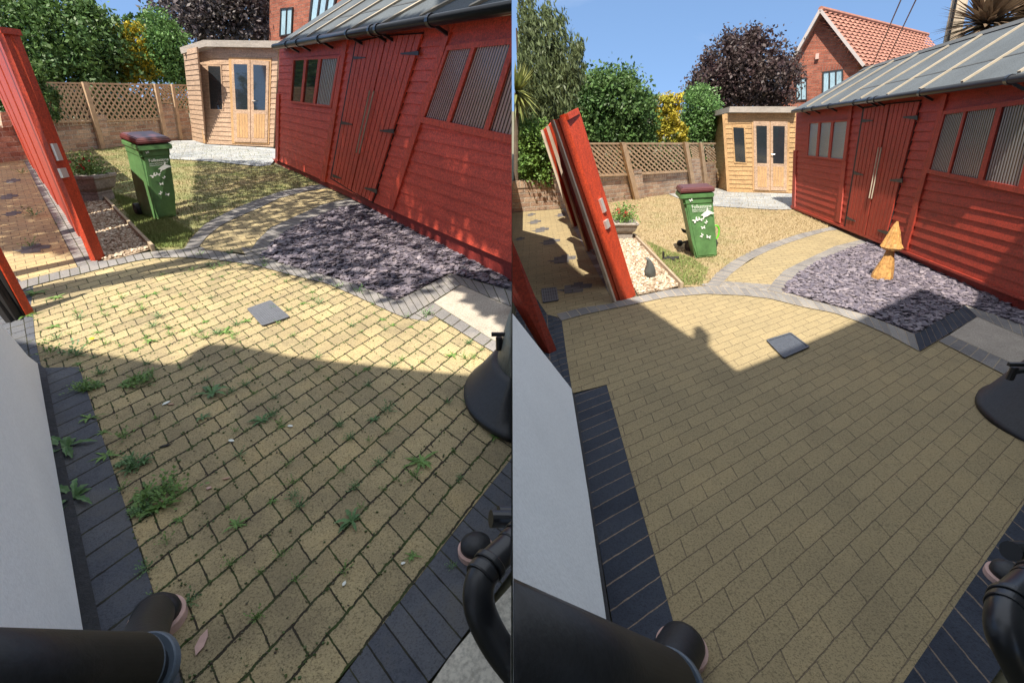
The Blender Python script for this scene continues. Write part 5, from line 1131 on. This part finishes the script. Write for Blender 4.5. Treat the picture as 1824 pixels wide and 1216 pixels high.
def crumbs(n):
    out=[]
    while len(out)<n:
        a=random.uniform(-16,26); bb=random.randint(-4,26)+random.gauss(0,.07)
        if random.random()<.35: a=round(a)+random.gauss(0,.05); bb=random.uniform(-4,26)
        x,y=YL.px(a,bb)
        if 0<x<905 and 470<y<1216 and inpoly(x,y,pavL):
            g=G('L',x,y,.004); out.append((g.x,g.y,g.z))
    return out
M['crumb']=islandvar('soil_crumb',(.05,.04,.03),(.10,.075,.05),(.07,.09,.03))
flakes('joint_debris',crumbs(3800),M['crumb'],.001,5,(.0018,.006),.8,.6)
M['mossm']=islandvar('moss_scrap',(.05,.09,.02),(.08,.13,.03),(.12,.15,.05))
flakes('joint_moss',crumbs(2600),M['mossm'],.002,5,(.002,.008),.7,.7)
# dandelion, scraps and leaves
SIDE[0]='L'
bm=bmesh.new(); c=G('L',164,604,.02); lathe(bm,c,[(.012,0),(.02,.008),(.008,.014)],10); props(mk('dandelion_flower',bm,M['yellowfl']),'single yellow dandelion flower on the sunny weedy paving','flower')
def scrap(px,py,l,mat,lb,ang=0,w_=.35,cat='leaf',side='L',name='fallen_leaf'):
    SIDE[0]=side; c=G(side,px,py,.012); l=l/F*(c-CAM).length; bm=bmesh.new(); P=[(-.5,0),(-.2,w_*.5),(.2,w_*.45),(.5,0),(.2,-w_*.45),(-.2,-w_*.5)]
    R=Matrix.Rotation(ang,3,'Z'); top=[c+R@Vector((x*l,y*l,.01*abs(y)*8*l)) for x,y in P]; prism(bm,top,[p-Vector((0,0,.003)) for p in top]); props(mk(name,bm,mat),lb,cat)
scrap(359,1142,38,M['clay'],'long pink dry leaf near the bottom of the weedy paving',1.7,.3)
scrap(296,717,13,M['print'],'white feather like scrap beside a brown leaf, shaded weedy paving',1.2,.4,'scrap',name='white_scrap'); scrap(304,719,10,M['deadleaf'],'brown leaf beside the white feather like scrap')
scrap(613,1038,10,M['print'],'white bird dropping on the lower weedy paving',1.4,.5,'dropping',name='bird_dropping'); scrap(718,1002,8,M['print'],'faint white dropping by the lower right weed',.4,.6,'dropping',name='bird_dropping')
scrap(412,784,11,M['print'],'grey white scrap in the middle of the shaded weedy paving',-.3,.5,'scrap',name='white_scrap'); scrap(517,758,10,M['print'],'white scrap right of the yellow green sprig',-.2,.5,'scrap',name='white_scrap')
scrap(294,793,16,M['blackgap'],'black leaf lying across a joint of the weedy paving',.5,.3); scrap(403,851,13,M['deadleaf'],'reddish leaf above a small weed, middle of the weedy paving',.3,.3); scrap(372,868,8,M['clay'],'pale crumb left of the reddish leaf',.3,.7,'scrap',name='pale_scrap')
scrap(290,890,14,M['deadleaf'],'dead leaf lodged in the largest weed clump',1.2,.4)
# ================================================================ SHADE CASTERS THAT STAND OUTSIDE THE FRAME
def project_up(p,yy):   # follow the sun ray from ground point p back to the plane y=yy
    t=(yy-p.y)/S.y; return p+S*t
def house_shade_slab(s,pts,mat,lb,yy=-.55):  # unseen slab of the house, outline cut along sun rays to cast its shadow
    SIDE[0]=s; P=[project_up(G(s,*q),yy) for q in pts]
    r=root('house',(P[0].x,yy,zg(s,0)),lb,'house'); bm=bmesh.new(); lo=[Vector((P[-1].x,yy,-.5)),Vector((P[0].x,yy,-.5))]; 
    if s=='R': P=P+[project_up(G(s,916,y),yy) for y in (1240,1000,800,650,560,500)][::1]; q=P[:len(pts)]+lo[:1]+[Vector((P[len(pts)].x,yy,-.5))]+P[len(pts):]
    else: q=P+lo
    prism(bm,q,[p+Vector((0,-.2,0)) for p in q]); mk('wall',bm,mat,r,side=None)
house_shade_slab('L',[(-900,640),(0,603),(60,612),(110,621),(200,633),(270,645),(300,649),(330,645),(345,628),(370,613),(410,614),(450,620),(520,635),(700,655),(862,671),(908,675),(908,740),(908,850),(908,1240)],M['render'],'unseen white house slab behind the viewer, shaped to cast the shadow on the weedy side')  # kept white to bounce light into the left shade
house_shade_slab('R',[(915,458),(940,456),(1000,453),(1022,474),(1062,507),(1110,531),(1138,538),(1224,596),(1233,603),(1236,585),(1243,580),(1251,584),(1250,606),(1312,661),(1403,625),(1480,592),(1545,562),(1640,516),(1700,541),(1790,575),(1880,600),(1880,1240)],M['barrel'],'unseen grey house slab behind the viewer, shaped to cast the shadow on the clean side')
SIDE[0]='R'; r=root('shade_wing',(1.3,-.5,0),'grey house wing slab, added unseen outside the right edge to darken the clean yard','house')
bm=bmesh.new(); q=[Vector((1.35,-.55,-.5)),Vector((6.6,4.9,-.5)),Vector((6.6,4.9,6.5)),Vector((1.35,-.55,6.5))]; prism(bm,q,[p+Vector((.2,-.2,0)) for p in q]); mk('wall',bm,M['barrel'],r,side=None)  # wall slab added out of view to block sky light
# unseen leaf canopy added above the frame to shade the left shed and path
SIDE[0]='L'; V=[];Fc=[]
shade=[[(350,284),(345,385),(272,402),(276,455),(305,478),(380,480),(480,484),(520,497),(620,520),(706,545),(770,520),(830,500),(900,505),(905,500),(662,362),(487,290)],[(-40,288),(48,284),(135,455),(32,450),(-40,445)],[(800,500),(830,480),(905,510),(905,580),(860,560)]]
tgt=[]
for k,n_ in ((0,4800),(1,5000),(2,500)):
    for x,y,z in scatter_in('L',shade[k],n_): tgt.append(Vector((x,y,z)))
fW=quadH(plL,PL['wall'])
for i in range(12000):
    p=fW(random.random()*.985,random.random()**.9); tgt.append(p)
for i in range(1500): tgt.append(plwL.p(random.uniform(212,340),random.uniform(150,255)))
for p in tgt:
    # lift the leaf along the sun ray until it is safely above the frame
    t=8.5
    for _ in range(30):
        q=p+S*t; x,y=proj(q)
        if q.y<.3 or y<-90: break
        t+=.3
    q=p+S*(t+random.uniform(0,1.6)); 
    if q.x>-.12 or q.y<-.2: continue
    d=Vector((p.x,p.y)); 
    px_,py_=proj(p)
    if 665<px_<800 and abs(py_-(430+(px_-665)*.47))<9 and random.random()<.85 and p.z<.6: continue
    addleaf(V,Fc,q,random.uniform(.12,.24),.7)
r=root('shade_canopy',(-8.5,-1.2,-.05),'unseen leaf canopy added above the frame to shade the weedy garden','tree'); fromarr('crown',V,Fc,M['leaf_ivy'],parent=r)
bm=bmesh.new(); t0=Vector((-8.5,-1.2,-.2))  # trunk and limbs made up to carry the added shade leaves
for e in ((-3,3.5,5.2),(-6,8,6.2),(-2,5,5.6),(-5,4,5.)): pts=spline([t0,Vector((-8.2,-.6,3.2)),Vector(((e[0]-8)/2,(e[1])/2,5.2)),Vector(e)],5); tube(bm,pts,[.28*(1-.85*i/(len(pts)-1)) for i in range(len(pts))],8)
mk('trunk',bm,M['bark'],r)
